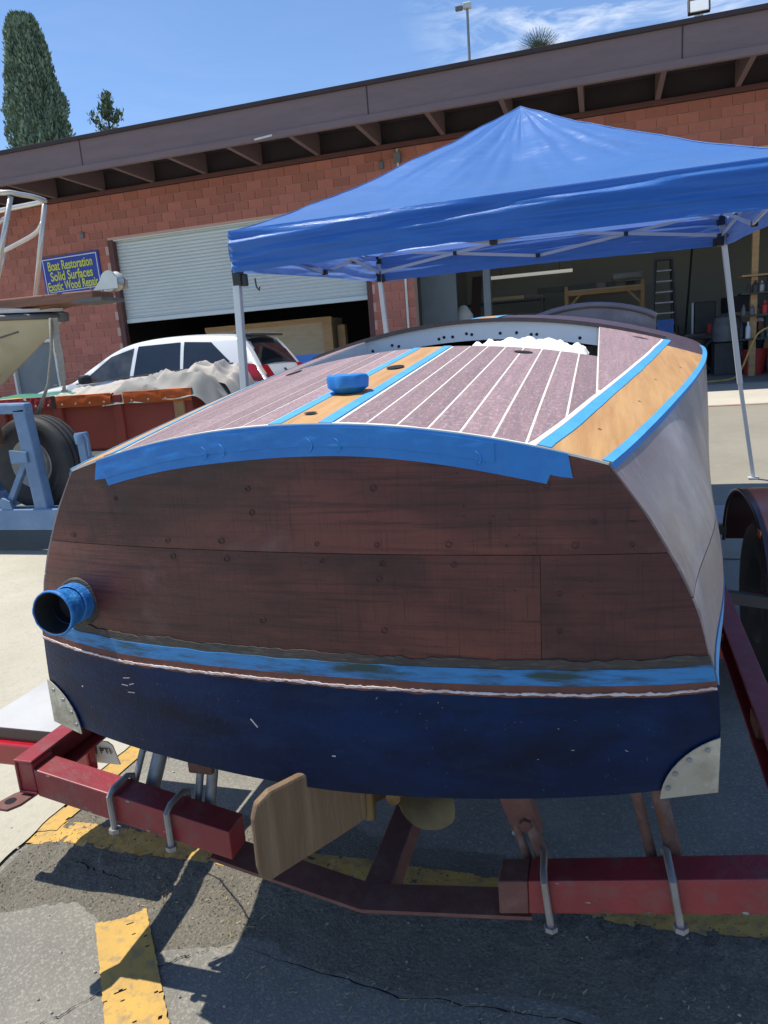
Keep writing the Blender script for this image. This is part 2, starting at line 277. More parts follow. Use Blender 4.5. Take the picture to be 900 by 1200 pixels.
class Thing:
    """an Empty at the thing's base; parts are given in world coordinates"""
    def __init__(s, name, label, cat, loc, group=None, rot=None, unit=1.0, lift=0.0):
        s.unit = unit; s.lift = lift; loc = s.w(loc)      # unit: drawing units to metres, lift: height of the drawing's datum
        s.o = bpy.data.objects.new(name, None); COL.objects.link(s.o); s.loc = Vector(loc); s.o.location = loc; s.o.empty_display_size = .1
        if rot: s.o.rotation_euler = rot
        tag(s.o, label, cat, group)
    def w(s, p): return Vector((p[0]*s.unit, p[1]*s.unit, p[2]*s.unit+s.lift))
    def part(s, name, mb, mat, parent=None, smooth=False, bevel=0, solid=0, label=None, kind=None):
        if s.unit != 1.0: mb.v = [s.w(p) for p in mb.v]
        return mkobj(name, mb, mat, parent or s.o, s.loc, smooth, bevel, solid, label, kind)
def tag(o, label, cat, group=None):
    o['label'] = label; o['category'] = cat
    if group: o['group'] = group
    return o
def mkobj(name, mb, mat, parent=None, off=(0, 0, 0), smooth=False, bevel=0, solid=0, label=None, kind=None):
    off = Vector(off); me = bpy.data.meshes.new(name); me.from_pydata([tuple(Vector(p)-off) for p in mb.v], [], mb.f); me.update()
    o = bpy.data.objects.new(name, me); COL.objects.link(o); me.materials.append(M[mat] if isinstance(mat, str) else mat)
    if parent is not None: o.parent = parent
    else: o.location = off
    if smooth:
        for p in me.polygons: p.use_smooth = True
        if smooth != 'all': me.set_sharp_from_angle(angle=R(38))
    if bevel:
        b = o.modifiers.new('bevel', 'BEVEL'); b.width = bevel; b.segments = 2; b.limit_method = 'ANGLE'; b.angle_limit = R(40)
    if solid:
        q = o.modifiers.new('thick', 'SOLIDIFY'); q.thickness = abs(solid); q.offset = -1 if solid > 0 else 1
        if smooth:
            es = o.modifiers.new('edges', 'EDGE_SPLIT'); es.split_angle = R(40)
    if label: o['label'] = label
    if kind: o['kind'] = kind
    return o
def single(name, mb, mat, label, cat, loc, group=None, **k):
    return tag(mkobj(name, mb, mat, None, loc, **k), label, cat, group)
def structure(name, mb, mat, **k):
    o = mkobj(name, mb, mat, None, **k); o['kind'] = 'structure'; return o
def copy_part(o, parent, loc):
    c = o.copy(); COL.objects.link(c); c.parent = parent; c.location = loc; return c
def text_mesh(body, size, extrude=.003):
    cu = bpy.data.curves.new('text', 'FONT'); cu.body = body; cu.size = size; cu.align_x = 'CENTER'; cu.extrude = extrude; cu.offset = size*.018
    ob = bpy.data.objects.new('text', cu); COL.objects.link(ob); bpy.context.view_layer.update()
    me = bpy.data.meshes.new_from_object(ob); v = [p.co.copy() for p in me.vertices]; f = [tuple(p.vertices) for p in me.polygons]
    bpy.data.objects.remove(ob); return v, f
def N3(x, y, z): return noise.noise(Vector((x, y, z)))
def wheel(T, c, axis, r, w, rimmat, rr=.56, parent=None, tread=True):
    """tyre with grooved tread and a dished rim; axis points to the outer face"""
    mb = MB(); pr = [(r*rr, -w*.42), (r*.75, -w*.52), (r*.93, -w*.48), (r*.985, -w*.40)]
    if tread:
        for k in (-.22, 0, .22): pr += [(r, (k-.09)*w), (r, (k-.025)*w), (r*.97, (k-.02)*w), (r*.97, (k+.02)*w), (r, (k+.025)*w), (r, (k+.09)*w)]
    pr += [(r*.985, w*.40), (r*.93, w*.48), (r*.75, w*.52), (r*rr, w*.42)]
    mb.lathe(pr, c, axis, 36); ty = T.part('tyre', mb, 'rubber', parent, smooth=True)
    mb = MB(); mb.lathe([(r*rr, w*.42), (r*rr*.97, w*.44), (r*rr*.86, w*.30), (r*rr*.72, w*.16), (r*rr*.62, w*.26), (r*rr*.32, w*.30), (r*rr*.28, w*.42), (r*rr*.2, w*.45), (.001, w*.45)], c, axis, 28)
    mb.lathe([(r*rr, -w*.42), (r*rr*.8, -w*.2), (.001, -w*.15)], c, axis, 28)
    ax = Vector(axis).normalized(); e1 = ax.orthogonal().normalized(); e2 = ax.cross(e1)
    for k in range(6):
        a = k*math.pi/3; mb.lathe([(.011, 0), (.011, w*.1), (.001, w*.1)], Vector(c)+ax*w*.28+(e1*math.cos(a)+e2*math.sin(a))*r*rr*.45, axis, 6)
    T.part('rim', mb, rimmat, ty, smooth=True)
    return ty
def gz(y): return .30*sstep(4.2, 12.0, y)

# ------------------------------------------------------------------ ground
ys = [-60, -10, 0, 2, 4.2]+[4.2+7.8*i/16 for i in range(1, 17)]+[13, 16, 40, 120, 600]
def sheet(xs, ysl, dz, poly=None):
    mb = MB(); n = len(xs)
    mb.v = [(x, y, gz(y)+dz) for y in ysl for x in xs]
    mb.f = [(j*n+i, j*n+i+1, (j+1)*n+i+1, (j+1)*n+i) for j in range(len(ysl)-1) for i in range(n-1)]
    return mb
structure('ground', sheet([-600, -60, -20, -8, 0, 8, 20, 60, 600], ys, -.004), 'asphalt', smooth='all')
# old pale slab beyond the boat, and the lighter slab beside the asphalt
structure('yard_slab', sheet([-60, -20, -8, -1.86, 3, 8, 30], [5.0, 5.5]+[4.2+7.8*i/16 for i in range(4, 17)]+[12.25], .004), 'concrete_old', smooth='all')
bnd = [(-1.83, -6), (-1.85, .6), (-1.84, 1.35), (-1.853, 1.60), (-1.86, 1.80), (-1.875, 2.1), (-1.87, 2.5), (-1.86, 3.4), (-1.86, 4.2), (-1.86, 5.05)]
mb = MB(); rows = []
NB = 60
for i in range(NB+1):
    y = -6+11.05*i/NB; x = interp([(b, a) for a, b in bnd], y)+.012*N3(y*9, 3, 1)
    rows.append((x, y))
# finer ragged edge near the camera
rows = [(interp([(b, a) for a, b in bnd], y)+.011*N3(y*11, 3, 1)+.006*N3(y*37, 1, 4), y) for y in [-6+6*i/12 for i in range(12)]+[5.05*i/150 for i in range(151)]]
for (x, y) in rows: mb.v += [(-60, y, gz(y)+.006), (x-.4, y, gz(y)+.006), (x, y, gz(y)+.006)]
for i in range(len(rows)-1):
    a = i*3; mb.f += [(a, a+1, a+4, a+3), (a+1, a+2, a+5, a+4)]
structure('concrete_pavement', mb, 'concrete')
structure('apron', sheet([-60, -20, -8, 0, 8, 30], [12.42, 13, 16, 17.0], .008), 'concrete_apron')
structure('red_edge_line', sheet([-60, -20, 0, 30], [12.25, 12.42], .010), 'red_line')
# uneven ridge of old asphalt with the yellow edge line along it
def ridge(x, y):
    w = math.exp(-((y-1.66-.03*N3(x*1.5, 0, 2))/.17)**2)*sstep(-1.92, -1.72, x)
    return w*(.030+.016*N3(x*5, y*5, 0))+.007*w*N3(x*24, y*24, 5)+.004*w*N3(x*70, y*70, 5)-.0075+.006*N3(x*3, y*3, 8)
RN, RM = 420, 104
def rpt(u, v, dz_=0): x, y = -1.86+2.9*u, 1.28+.72*v; return (x, y, ridge(x, y)+dz_)
mb = MB(); mb.grid(rpt, RN, RM, keep=lambda u, v: u > .012)
structure('asphalt_ridge', mb, 'asphalt_rough', smooth='all')
def in_paint(u, v):
    x, y = -1.86+2.9*u, 1.28+.72*v; t = (y-(1.712+.012*(x+1.86)+.014*N3(x*3, 1, 1)+.006*N3(x*17, 4, 1)))/.057
    return abs(t) < 1 and N3(x*22, y*22, 9)+.5*N3(x*60, y*60, 2) > -.30-.55*(1-abs(t))
pb_ = MB(); pb_.grid(lambda u, v: rpt(u, v, .0014), RN, RM, keep=in_paint)
used_ = sorted({i_ for f_ in pb_.f for i_ in f_}); back_ = {o_: k_ for k_, o_ in enumerate(used_)}; pb_.v = [pb_.v[i_] for i_ in used_]; pb_.f = [tuple(back_[i_] for i_ in f_) for f_ in pb_.f]
structure('yellow_edge_line', pb_, 'yellow_paint', smooth='all')
mb = MB(); mb.grid(lambda u, v: (-1.862+.09*u-.03*v-.02*N3(v*3, 0, 0), 1.72+1.7*v, max(ridge(-1.862+.09*u, 1.72+1.7*v), -.003)+.0045), 8, 90, keep=lambda u, v: N3(u*4, v*40, 3) > -.30-.5*(1-abs(2*u-1)))
structure('yellow_kerb_line', mb, 'yellow_paint')
def stripe(u, v):
    a = (-1.372+(u*.105), 1.40+u*.088); t = v*1.5
    return (a[0]+.235*t+.004*N3(v*30, u, 0), a[1]-.262*t*1.02+.004*N3(v*30, u, 7), .0035)
mb = MB(); mb.grid(stripe, 14, 120, keep=lambda u, v: (v+.028*abs(u-.62)*2 > .03) and N3(u*5, v*40, 4)+.4*N3(u*16, v*130, 1) > -.62)
structure('yellow_bay_stripe', mb, 'yellow_paint')
def crack(pts, w0, sd):
    mb = MB(); n = 90; L = []
    for i_ in range(n+1):
        t = i_/n*(len(pts)-1); k_ = min(int(t), len(pts)-2); f_ = t-k_; x = pts[k_][0]*(1-f_)+pts[k_+1][0]*f_; y = pts[k_][1]*(1-f_)+pts[k_+1][1]*f_
        L.append((x+.012*N3(t*5, sd, 0)+.005*N3(t*21, sd, 3), y+.012*N3(t*5, sd, 6)+.005*N3(t*21, sd, 8)))
    for i_, (x, y) in enumerate(L):
        w = w0*(.4+.9*abs(N3(i_*.3, sd, 1)))*min(1, 4*i_/n, 4*(1-i_/n))+.0004; z = max(ridge(x, y), -.004)+.0046
        mb.v += [(x-w, y-w*.6, z), (x+w, y+w*.6, z)]
    mb.f = [(2*i_, 2*i_+1, 2*i_+3, 2*i_+2) for i_ in range(n)]; structure('asphalt_crack', mb, 'void_black')
crack([(-1.36, 1.02), (-1.22, 1.20), (-1.08, 1.34), (-.97, 1.42)], .0035, 2.1); crack([(-.95, 1.42), (-.5, 1.36), (-.1, 1.38), (.5, 1.33), (1.0, 1.34)], .004, 5.3); crack([(-.28, 1.36), (-.26, 1.2), (-.3, .9)], .0028, 8.8); crack([(-1.62, 1.60), (-1.5, 1.58), (-1.36, 1.56)], .003, 3.7)
# straw, grit and crumbs lying along the crack in the asphalt
mb = MB()
for k in range(420):
    x = random.uniform(-1.3, 1.0); y = 1.40+.06*math.sin(x*3)+random.gauss(0, .05)+(.10 if x < -.9 else 0)-.04*(x > 0)
    a = random.uniform(0, 3.14); L = random.uniform(.002, .009)*(2 if random.random() < .08 else 1); w = random.uniform(.0006, .0014); z = max(ridge(x, y), -.002)+.003
    c, s_ = math.cos(a), math.sin(a); mb.add([(x-c*L+s_*w, y-s_*L-c*w, z), (x+c*L+s_*w, y+s_*L-c*w, z+.002), (x+c*L-s_*w, y+s_*L+c*w, z+.003), (x-c*L-s_*w, y-s_*L+c*w, z+.001)], [(0, 1, 2, 3)])
o = mkobj('straw_litter', mb, 'straw'); o['kind'] = 'stuff'; o['label'] = 'dry straw bits scattered along the asphalt crack'; o['category'] = 'litter'
mb = MB()
for k in range(520):
    x = random.uniform(-2.2, 1.1); y = random.uniform(.75, 2.3); r = random.choice((.0015, .002, .003, .0045)); z = max(ridge(x, y), -.003)+r*.6
    if x < -1.8: z += .006
    mb.add([(x+r, y, z), (x, y+r, z), (x-r*1.2, y, z), (x, y-r, z), (x, y, z+r*.8), (x, y, z-r)], [(0, 1, 4), (1, 2, 4), (2, 3, 4), (3, 0, 4), (1, 0, 5), (2, 1, 5), (3, 2, 5), (0, 3, 5)])
o = mkobj('grit', mb, 'pebble'); o['kind'] = 'stuff'; o['label'] = 'pale grit scattered over the asphalt'; o['category'] = 'grit'
mb = MB()
for k in range(9000):
    x = random.uniform(-1.80, 1.02); y = random.gauss(1.60, .15); r = random.choice((.0011, .0014, .0018, .0024, .0034)); z = ridge(x, y)
    if z < -.004: continue
    a = random.uniform(0, 6.28); c, s_ = math.cos(a)*r, math.sin(a)*r; z += r*.25
    mb.add([(x+c, y+s_, z), (x-s_*.8, y+c*.8, z), (x-c, y-s_, z), (x+s_*.8, y-c*.8, z), (x, y, z+r*.9)], [(0, 1, 4), (1, 2, 4), (2, 3, 4), (3, 0, 4)])
o = mkobj('loose_aggregate', mb, 'aggregate'); o['kind'] = 'stuff'; o['label'] = 'loose dark aggregate crumbled from the asphalt ridge'; o['category'] = 'gravel'
def litter(name, mat, label, x, y, r):
    mb = MB(); z = max(ridge(x, y), -.003)+.003
    mb.grid(lambda u, v: (x+(u-.5)*2*r, y+(v-.5)*1.4*r, z+r*.5*(1+N3(u*3+x, v*3, 2))), 5, 5); single(name, mb, mat, label, 'litter', (x, y, z), solid=.001)
litter('paper_scrap', 'white_cloth', 'crumpled white paper scrap on dark asphalt under the right trailer beam', .03, 1.93, .013)
litter('plastic_scrap', 'gel_white', 'small clear plastic cup lid lying on the asphalt beneath the boat', -.27, 2.0, .013)
litter('blue_scrap', 'blue_board', 'tiny blue plastic scrap among the straw litter', -.05, 1.37, .008)

# ------------------------------------------------------------------ workshop building
BY = 17.0
B = Thing('workshop_building', 'long red block workshop with brown overhanging roof and two roller door bays', 'building', (-4, BY, .3))
D1 = (-12.2, -5.16, 4.85); D2 = (-4.14, 6.4, 4.85); WX0, WX1, WZ0, WZ1 = -26.0, 9.0, .30, 5.92; PD = (-15.9, -14.35, 2.55)
mb = MB()
def wbox(x0, x1, z0, z1): mb.span((x0, BY+.014, z0), (x1, BY+.30, z1))
wbox(WX0, PD[0], WZ0, WZ1); wbox(PD[0], PD[1], PD[2], WZ1); wbox(PD[1], D1[0], WZ0, WZ1); wbox(D1[0], D1[1], D1[2], WZ1); wbox(D1[1], D2[0], WZ0, WZ1); wbox(D2[0], D2[1], D2[2], WZ1); wbox(D2[1], WX1, WZ0, WZ1)
wall = B.part('wall', mb, 'mortar')
bm_ = MB(); bm_.box((0, 0, 0), (.388, .06, .186)); blk = bpy.data.meshes.new('block'); blk.from_pydata(bm_.v, [], bm_.f); blk.materials.append(M['block'])
bm_ = MB(); bm_.box((0, 0, 0), (.191, .06, .191)); blkh = bpy.data.meshes.new('half_block'); blkh.from_pydata(bm_.v, [], bm_.f); blkh.materials.append(M['block'])
cells = []
nz_ = int((WZ1-WZ0)/.2034)
for j in range(nz_+1):
    z = WZ1-.004-.2034*(j+.5)
    if z < WZ0+.1: continue
    x = -17.9-(.2 if j % 2 else 0)
    while x < 8.7:
        segs = [(x, x+.4)]
        for (a, b, top) in (D1, D2, PD):
            if z-.1 < top-.03:
                segs = [p for s0, s1 in segs for p in ((s0, min(s1, a)), (max(s0, b), s1)) if p[1]-p[0] > .12]
        for s0, s1 in segs: cells.append(((s0+s1)/2, z, s1-s0))
        x += .4
def seen(c):
    x, z, w = c
    if x < -15.6 or x > 4.2: return False
    if z > 4.85: return not (-2.4 < x < -.9 and z < 5.3)
    return (-5.2 < x < -4.1 and 1.9 < z < 3.3) or (x < -12.1 and z > 2.0)
cells.sort(key=lambda c: (not seen(c), c[0]**2+BY**2+c[1]**2))
rest = MB(); bn = 0
for (x, z, w) in cells:
    jit = random.uniform(-.004, .003)
    if bn < 300 and seen((x, z, w)) and w > .17:
        o = bpy.data.objects.new('block', blk if w > .3 else blkh); COL.objects.link(o); o.parent = wall; o.location = Vector((x, BY+.024+jit, z))-B.loc
        o.scale = ((w-.012)/(.388 if w > .3 else .191), 1, 1); bn += 1
    else: rest.box((x, BY+.024+jit, z), (w-.012, .06, .186))
B.part('block_courses', rest, 'block', wall, kind='stuff')
# roof: fascia, lip, soffit, ledger, outriggers
RY = 15.2
B.part('fascia', MB().span((-27, RY-.06, 6.02), (10, RY, 6.66)), 'fascia', bevel=.006)
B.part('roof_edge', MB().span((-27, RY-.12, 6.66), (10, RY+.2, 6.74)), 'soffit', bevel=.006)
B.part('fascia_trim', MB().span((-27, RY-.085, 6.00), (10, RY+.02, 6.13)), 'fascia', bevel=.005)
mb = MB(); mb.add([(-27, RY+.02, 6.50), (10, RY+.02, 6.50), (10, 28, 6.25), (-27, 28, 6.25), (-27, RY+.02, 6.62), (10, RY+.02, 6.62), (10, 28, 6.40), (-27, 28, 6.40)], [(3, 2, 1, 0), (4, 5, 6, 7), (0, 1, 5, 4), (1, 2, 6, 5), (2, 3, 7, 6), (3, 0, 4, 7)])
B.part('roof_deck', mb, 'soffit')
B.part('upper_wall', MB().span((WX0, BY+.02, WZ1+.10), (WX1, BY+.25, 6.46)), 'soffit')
B.part('ledger', MB().span((-26.5, BY-.09, 5.93), (9.5, BY+.06, 6.02)), 'frame_brown', bevel=.006)
for k in range(17):
    x = -19.35+1.462*k; mb = MB()
    mb.add([(x-.05, RY+.0, 6.04), (x+.05, RY, 6.04), (x+.05, BY-.02, 6.02), (x-.05, BY-.02, 6.02), (x-.05, RY, 6.5), (x+.05, RY, 6.5), (x+.05, BY-.02, 6.47), (x-.05, BY-.02, 6.47)], [(3, 2, 1, 0), (4, 5, 6, 7), (0, 1, 5, 4), (1, 2, 6, 5), (2, 3, 7, 6), (3, 0, 4, 7)])
    B.part('outrigger', mb, 'fascia', bevel=.005)
for x in (-11.2, -4.4, 1.4): B.part('fascia_joint', MB().span((x-.012, RY-.066, 6.14), (x+.012, RY-.055, 6.65)), 'soffit')
B.part('torn_flashing', MB().beam((-6.9, RY-.10, 6.03), (-6.5, RY-.09, 6.06), .02, .035), 'gel_white')
# left bay: half-open corrugated roller door
def roller(x0, x1, z0, z1):
    mb = MB(); n = int((z1-z0)/.021)
    v = []; f = []
    for i in range(n+1):
        z = z0+(z1-z0)*i/n; y = BY+.20+.016*math.cos(i*math.pi/2)
        v += [(x0, y, z), (x1, y, z)]
    f = [(2*i, 2*i+1, 2*i+3, 2*i+2) for i in range(n)]; mb.add(v, f); return mb
rd = B.part('roller_door', roller(D1[0]+.02, D1[1]-.02, 2.86, 4.95), 'roller', smooth='all', solid=.012)
B.part('bottom_bar', MB().span((D1[0]+.02, BY+.16, 2.76), (D1[1]-.02, BY+.25, 2.865)), 'roller', rd, bevel=.008)
B.part('door_lintel', MB().span((D1[0]-.05, BY+.05, D1[2]-.03), (D1[1]+.05, BY+.16, D1[2]+.05)), 'roller')
B.part('door_jamb', MB().span((D1[0]-.02, BY+.02, .3), (D1[0]+.14, BY+.18, 4.85)), 'frame_brown', bevel=.01)
B.part('door_jamb', MB().span((D1[1]-.14, BY+.02, .3), (D1[1]+.02, BY+.18, 4.85)), 'frame_brown', bevel=.01)
B.part('door_lintel', MB().span((D2[0]-.05, BY+.05, D2[2]-.06), (D2[1]+.05, BY+.16, D2[2]+.05)), 'gel_white')
# personnel door
pd = B.part('personnel_door', MB().span((PD[0]+.06, BY+.10, .32), (PD[1]-.06, BY+.16, 2.48)), 'grey_steel', bevel=.006)
mb = MB(); mb.span((PD[0], BY-.01, .3), (PD[0]+.07, BY+.17, 2.55)); mb.span((PD[1]-.07, BY-.01, .3), (PD[1], BY+.17, 2.55)); mb.span((PD[0]+.07, BY-.01, 2.47), (PD[1]-.07, BY+.17, 2.55))
B.part('door_frame', mb, 'gel_white', pd)
B.part('handle', MB().tube([(PD[1]-.16, BY+.10, 1.3), (PD[1]-.16, BY+.03, 1.3), (PD[1]-.28, BY+.03, 1.3)], .012), 'chrome', pd)
# conduit and small boxes on the wall
B.part('conduit', MB().tube([(-4.33, BY-.03, .35), (-4.33, BY-.03, 5.9)], .028, 10), 'gel_white', smooth=True)
B.part('junction_box', MB().box((-4.33, BY-.05, 5.72), (.16, .1, .22)), 'tool_grey', bevel=.01)
B.part('wall_box', MB().box((-12.9, BY-.03, 5.05), (.12, .06, .14)), 'tool_grey', bevel=.008)
B.part('wall_box', MB().box((-4.72, BY-.03, 5.62), (.10, .06, .16)), 'tool_grey', bevel=.008)
# interior shell
IY = 26.5
B.part('interior_floor', MB().span((WX0, BY, .1), (WX1, IY, .302)), 'floor_int')
B.part('interior_wall', MB().span((-4.9, IY, .3), (WX1, IY+.2, 6.2)), 'int_wall', label='beige block back wall of the open bay')
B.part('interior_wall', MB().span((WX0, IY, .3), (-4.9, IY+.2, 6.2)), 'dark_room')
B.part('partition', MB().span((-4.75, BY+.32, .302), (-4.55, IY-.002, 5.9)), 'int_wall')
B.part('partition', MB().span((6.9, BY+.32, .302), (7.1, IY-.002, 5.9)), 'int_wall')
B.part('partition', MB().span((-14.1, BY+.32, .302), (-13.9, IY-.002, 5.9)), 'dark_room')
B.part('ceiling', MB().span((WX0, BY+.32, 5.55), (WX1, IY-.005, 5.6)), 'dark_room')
B.part('steel_post', MB().box((-2.60, BY+1.0, 2.9), (.17, .17, 5.2)), 'grey_steel', bevel=.01)
lamp = B.part('light_fixture', MB().box((-1.9, 21.5, 3.32), (2.3, .16, .08), Matrix.Rotation(R(2), 3, 'Z')), 'tube_lamp')
B.part('hanger', MB().tube([(-2.7, 21.5, 3.35), (-2.7, 21.5, 5.56)], .01), 'tool_dark', lamp); B.part('hanger', MB().tube([(-1.1, 21.5, 3.35), (-1.1, 21.5, 5.56)], .01), 'tool_dark', lamp)
# floodlight on the roof edge
T = Thing('floodlight', 'small square floodlight on a bracket on the brown roof edge', 'light', (1.66, RY, 6.74))
T.part('bracket', MB().tube([(1.66, RY, 6.72), (1.66, RY, 6.84)], .022).box((1.66, RY, 6.76), (.14, .12, .04)), 'gel_white')
h = T.part('lamp_head', MB().box((1.66, RY-.04, 6.93), (.36, .10, .27), Matrix.Rotation(R(-18), 3, 'X')), 'tool_dark', bevel=.012)
T.part('lens', MB().box((1.66, RY-.105, 6.905), (.29, .02, .20), Matrix.Rotation(R(-18), 3, 'X')), 'sign_white', h)
# sign
SX, SZ = -13.05, 4.02
T = Thing('wall_sign', 'blue shop sign with yellow lettering fixed to the red block wall', 'sign', (SX, BY, 3.4))
rot = Matrix.Rotation(R(-1.0), 3, 'Y')
def sp(x, z, y=0): v = rot @ Vector((x*1.13, 0, z*1.13)); return (SX+v.x-.34, BY-.05-y, SZ-.02+v.z)
def srect(x0, x1, z0, z1, y): return MB().add([sp(x0, z0, y), sp(x1, z0, y), sp(x1, z1, y), sp(x0, z1, y)], [(0, 1, 2, 3)])
T.part('panel', MB().add([sp(-.80, -.56), sp(.80, -.56), sp(.80, .56), sp(-.80, .56), sp(-.80, -.56, -.04), sp(.80, -.56, -.04), sp(.80, .56, -.04), sp(-.80, .56, -.04)], [(0, 1, 2, 3), (7, 6, 5, 4), (0, 4, 5, 1), (1, 5, 6, 2), (2, 6, 7, 3), (3, 7, 4, 0)]), 'sign_blue')
mb = MB()
for a in ((-.755, .755, .50, .52), (-.755, .755, -.52, -.50), (-.755, -.735, -.5, .5), (.735, .755, -.5, .5), (-.69, .69, -.235, -.22)): q = srect(*a, .004); mb.add(q.v, q.f)
T.part('border', mb, 'sign_white')
for txt, z, wid, hgt in (('Boat Restoration', .255, 1.24, .235), ('Solid Surfaces', .02, 1.18, .235), ('Exotic Wood Repair', -.195, 1.40, .225), ('714.828.4528', -.47, .82, .20)):
    v, f = text_mesh(txt, 1, .004); xs_ = [p.x for p in v]; sc = wid/(max(xs_)-min(xs_)); cx_ = (max(xs_)+min(xs_))/2
    mb = MB(); mb.add([sp((p.x-cx_)*sc, z+p.y*hgt*1.22, .006+(p.z > 0)*.004) for p in v], f); T.part('lettering', mb, 'sign_yellow')

# ------------------------------------------------------------------ things inside the bays
FZ = .302
T = Thing('plywood_crate', 'tall pale plywood crate with timber edging inside the half-open roller door', 'crate', (-8.2, 18.7, FZ))
pl_ = T.part('side_panel', MB().span((-10.4, 18.3, FZ), (-6.75, 19.2, 2.50)), 'plywood')
T.part('top_rail', MB().span((-10.4, 18.24, 2.40), (-6.70, 18.30, 2.52)), 'lumber', bevel=.005); T.part('corner_post', MB().span((-6.95, 18.22, FZ), (-6.70, 18.30, 2.40)), 'lumber', bevel=.005)
T.part('bottom_rail', MB().span((-10.4, 18.24, FZ), (-6.95, 18.30, FZ+.12)), 'lumber')
T.part('corner_post', MB().span((-6.65, 18.5, FZ), (-6.45, 18.7, 2.30)), 'lumber')
single('blue_board', MB().add([(-7.0, 14.6, gz(14.6)), (-4.9, 14.6, gz(14.6)), (-4.9, 14.75, 1.58), (-7.0, 14.75, 1.58), (-7.0, 14.64, gz(14.6)), (-4.9, 14.64, gz(14.6)), (-4.9, 14.79, 1.58), (-7.0, 14.79, 1.58)], [(0, 1, 2, 3), (7, 6, 5, 4), (0, 4, 5, 1), (1, 5, 6, 2), (2, 6, 7, 3), (3, 7, 4, 0)]), 'blue_board', 'flat bright blue panel standing behind the white car by the plywood crate', 'panel', (-6, 14.7, gz(14.6)))
def shelf_unit(name, label, x0, x1, y, h, n, mat, items):
    T = Thing(name, label, 'shelf', ((x0+x1)/2, y, FZ))
    for x in (x0, x1):
        for yy in (y, y+.5): T.part('upright', MB().span((x-.03, yy-.03, FZ), (x+.03, yy+.03, h)), mat)
    for k in range(n):
        z = FZ+.3+(h-FZ-.35)*k/(n-1); s_ = T.part('shelf_board', MB().span((x0-.05, y-.04, z), (x1+.05, y+.54, z+.04)), mat)
    return T
shelf_unit('lumber_rack', 'dark rack stacked with offcuts near the grey steel post', -4.0, -1.7, 23.0, 2.75, 5, 'tool_dark', 0)
for k in range(9):
    z = FZ+.3+2.1*(1+k % 4)/4+.04; x = -3.9+.2*k; L = random.uniform(.6, 1.3)
    single('offcut_board', MB().box((x+.5, 23.2+.03*k, z+.03+.06), (L, .14, .11), Matrix.Rotation(R(random.uniform(-9, 9)), 3, 'Z')), random.choice(('lumber', 'dark_wood', 'tool_grey', 'plywood')), 'timber offcut lying on the dark lumber rack', 'board', (x, 23.2, z), group='offcuts on the lumber rack')
single('grey_door_leaf', MB().span((-4.30, 18.3, FZ), (-3.40, 18.38, 4.2)), 'grey_steel', 'grey steel door leaf standing open just inside the right-hand bay', 'door', (-3.85, 18.3, FZ), bevel=.01)
single('long_plank', MB().beam((-3.7, 21.8, FZ), (-3.55, 22.6, 3.5), .3, .04), 'dark_wood', 'dark plank leaning upright beside the grey door leaf', 'plank', (-3.7, 21.8, FZ))
T = MB(); T.lathe([(.01, 0), (.30, .02), (.34, .6), (.33, 1.5), (.24, 2.0), (.10, 2.22), (.01, 2.25)], (-3.45, 19.4, FZ), (0, 0, 1), 20)
single('white_drum_cover', T, 'white_cloth', 'tall rounded white covered roll standing beside the grey door leaf', 'roll', (-3.45, 19.4, FZ), smooth='all')
# timber rack with dark blue sheet
T = Thing('timber_rack', 'orange-brown timber frame rack against the beige back wall', 'rack', (.1, 23.5, FZ))
for x in (-1.0, 1.15):
    for y in (23.2, 24.1): T.part('post', MB().span((x-.05, y-.05, FZ), (x+.05, y+.05, 3.0)), 'lumber')
T.part('top_rail', MB().span((-1.05, 23.14, 2.72), (1.2, 23.24, 2.84)), 'lumber'); T.part('top_rail', MB().span((-1.05, 24.06, 2.72), (1.2, 24.16, 2.84)), 'lumber')
T.part('brace', MB().beam((.75, 23.2, 2.74), (1.12, 23.2, 2.35), .06, .06), 'lumber'); T.part('brace', MB().beam((-.6, 23.2, 2.74), (-.97, 23.2, 2.35), .06, .06), 'lumber')
T.part('deck_board', MB().span((-1.0, 23.1, 1.0), (1.15, 24.2, 1.06)), 'plywood'); T.part('top_board', MB().span((-1.02, 23.16, 2.84), (1.17, 24.14, 2.88)), 'plywood')
for k in range(6):
    x0 = -1.6+.33*k; single('stored_board', MB().box((x0+.6, 23.3+.13*k, 2.96), (1.7-.1*k, .11, .16)), 'dark_wood' if k % 2 else 'tool_dark', 'dark board stored on top of the timber rack', 'board', (x0, 23.4, 2.88), group='boards on top of the timber rack')
single('cloth_roll', MB().lathe([(.01, -.4), (.11, -.4), (.115, 0), (.11, .4), (.01, .4)], (.72, 23.2, 3.16), (1, .05, 0), 14), 'tarp_grey', 'pale cloth roll lying on the boards of the timber rack', 'roll', (.72, 23.2, 3.04), smooth=True)
mb = MB(); mb.grid(lambda u, v: (-.95+2.05*u, 23.05+.95*v, 1.08+.95*max(0, math.sin(math.pi*min(1, max(0, u)))**.5)*math.sin(math.pi*min(.98, max(.02, v)))**.4+.12*N3(u*5, v*4, 1)), 26, 14)
single('blue_sheet', mb, 'tarp_blue', 'dark blue sheet heaped over goods in the timber rack', 'sheet', (.1, 23.5, 1.06), smooth='all')
mb = MB(); mb.grid(lambda u, v: (.25+.75*u, 22.98+.1*v, 1.15+.62*v*(1-.4*u)+.08*N3(u*4, v*4, 3)), 12, 8)
single('pale_sheet', mb, 'tarp_grey', 'pale folded cloth draped in front of the dark blue sheet', 'sheet', (.6, 23, 1.1), smooth='all', solid=.01)
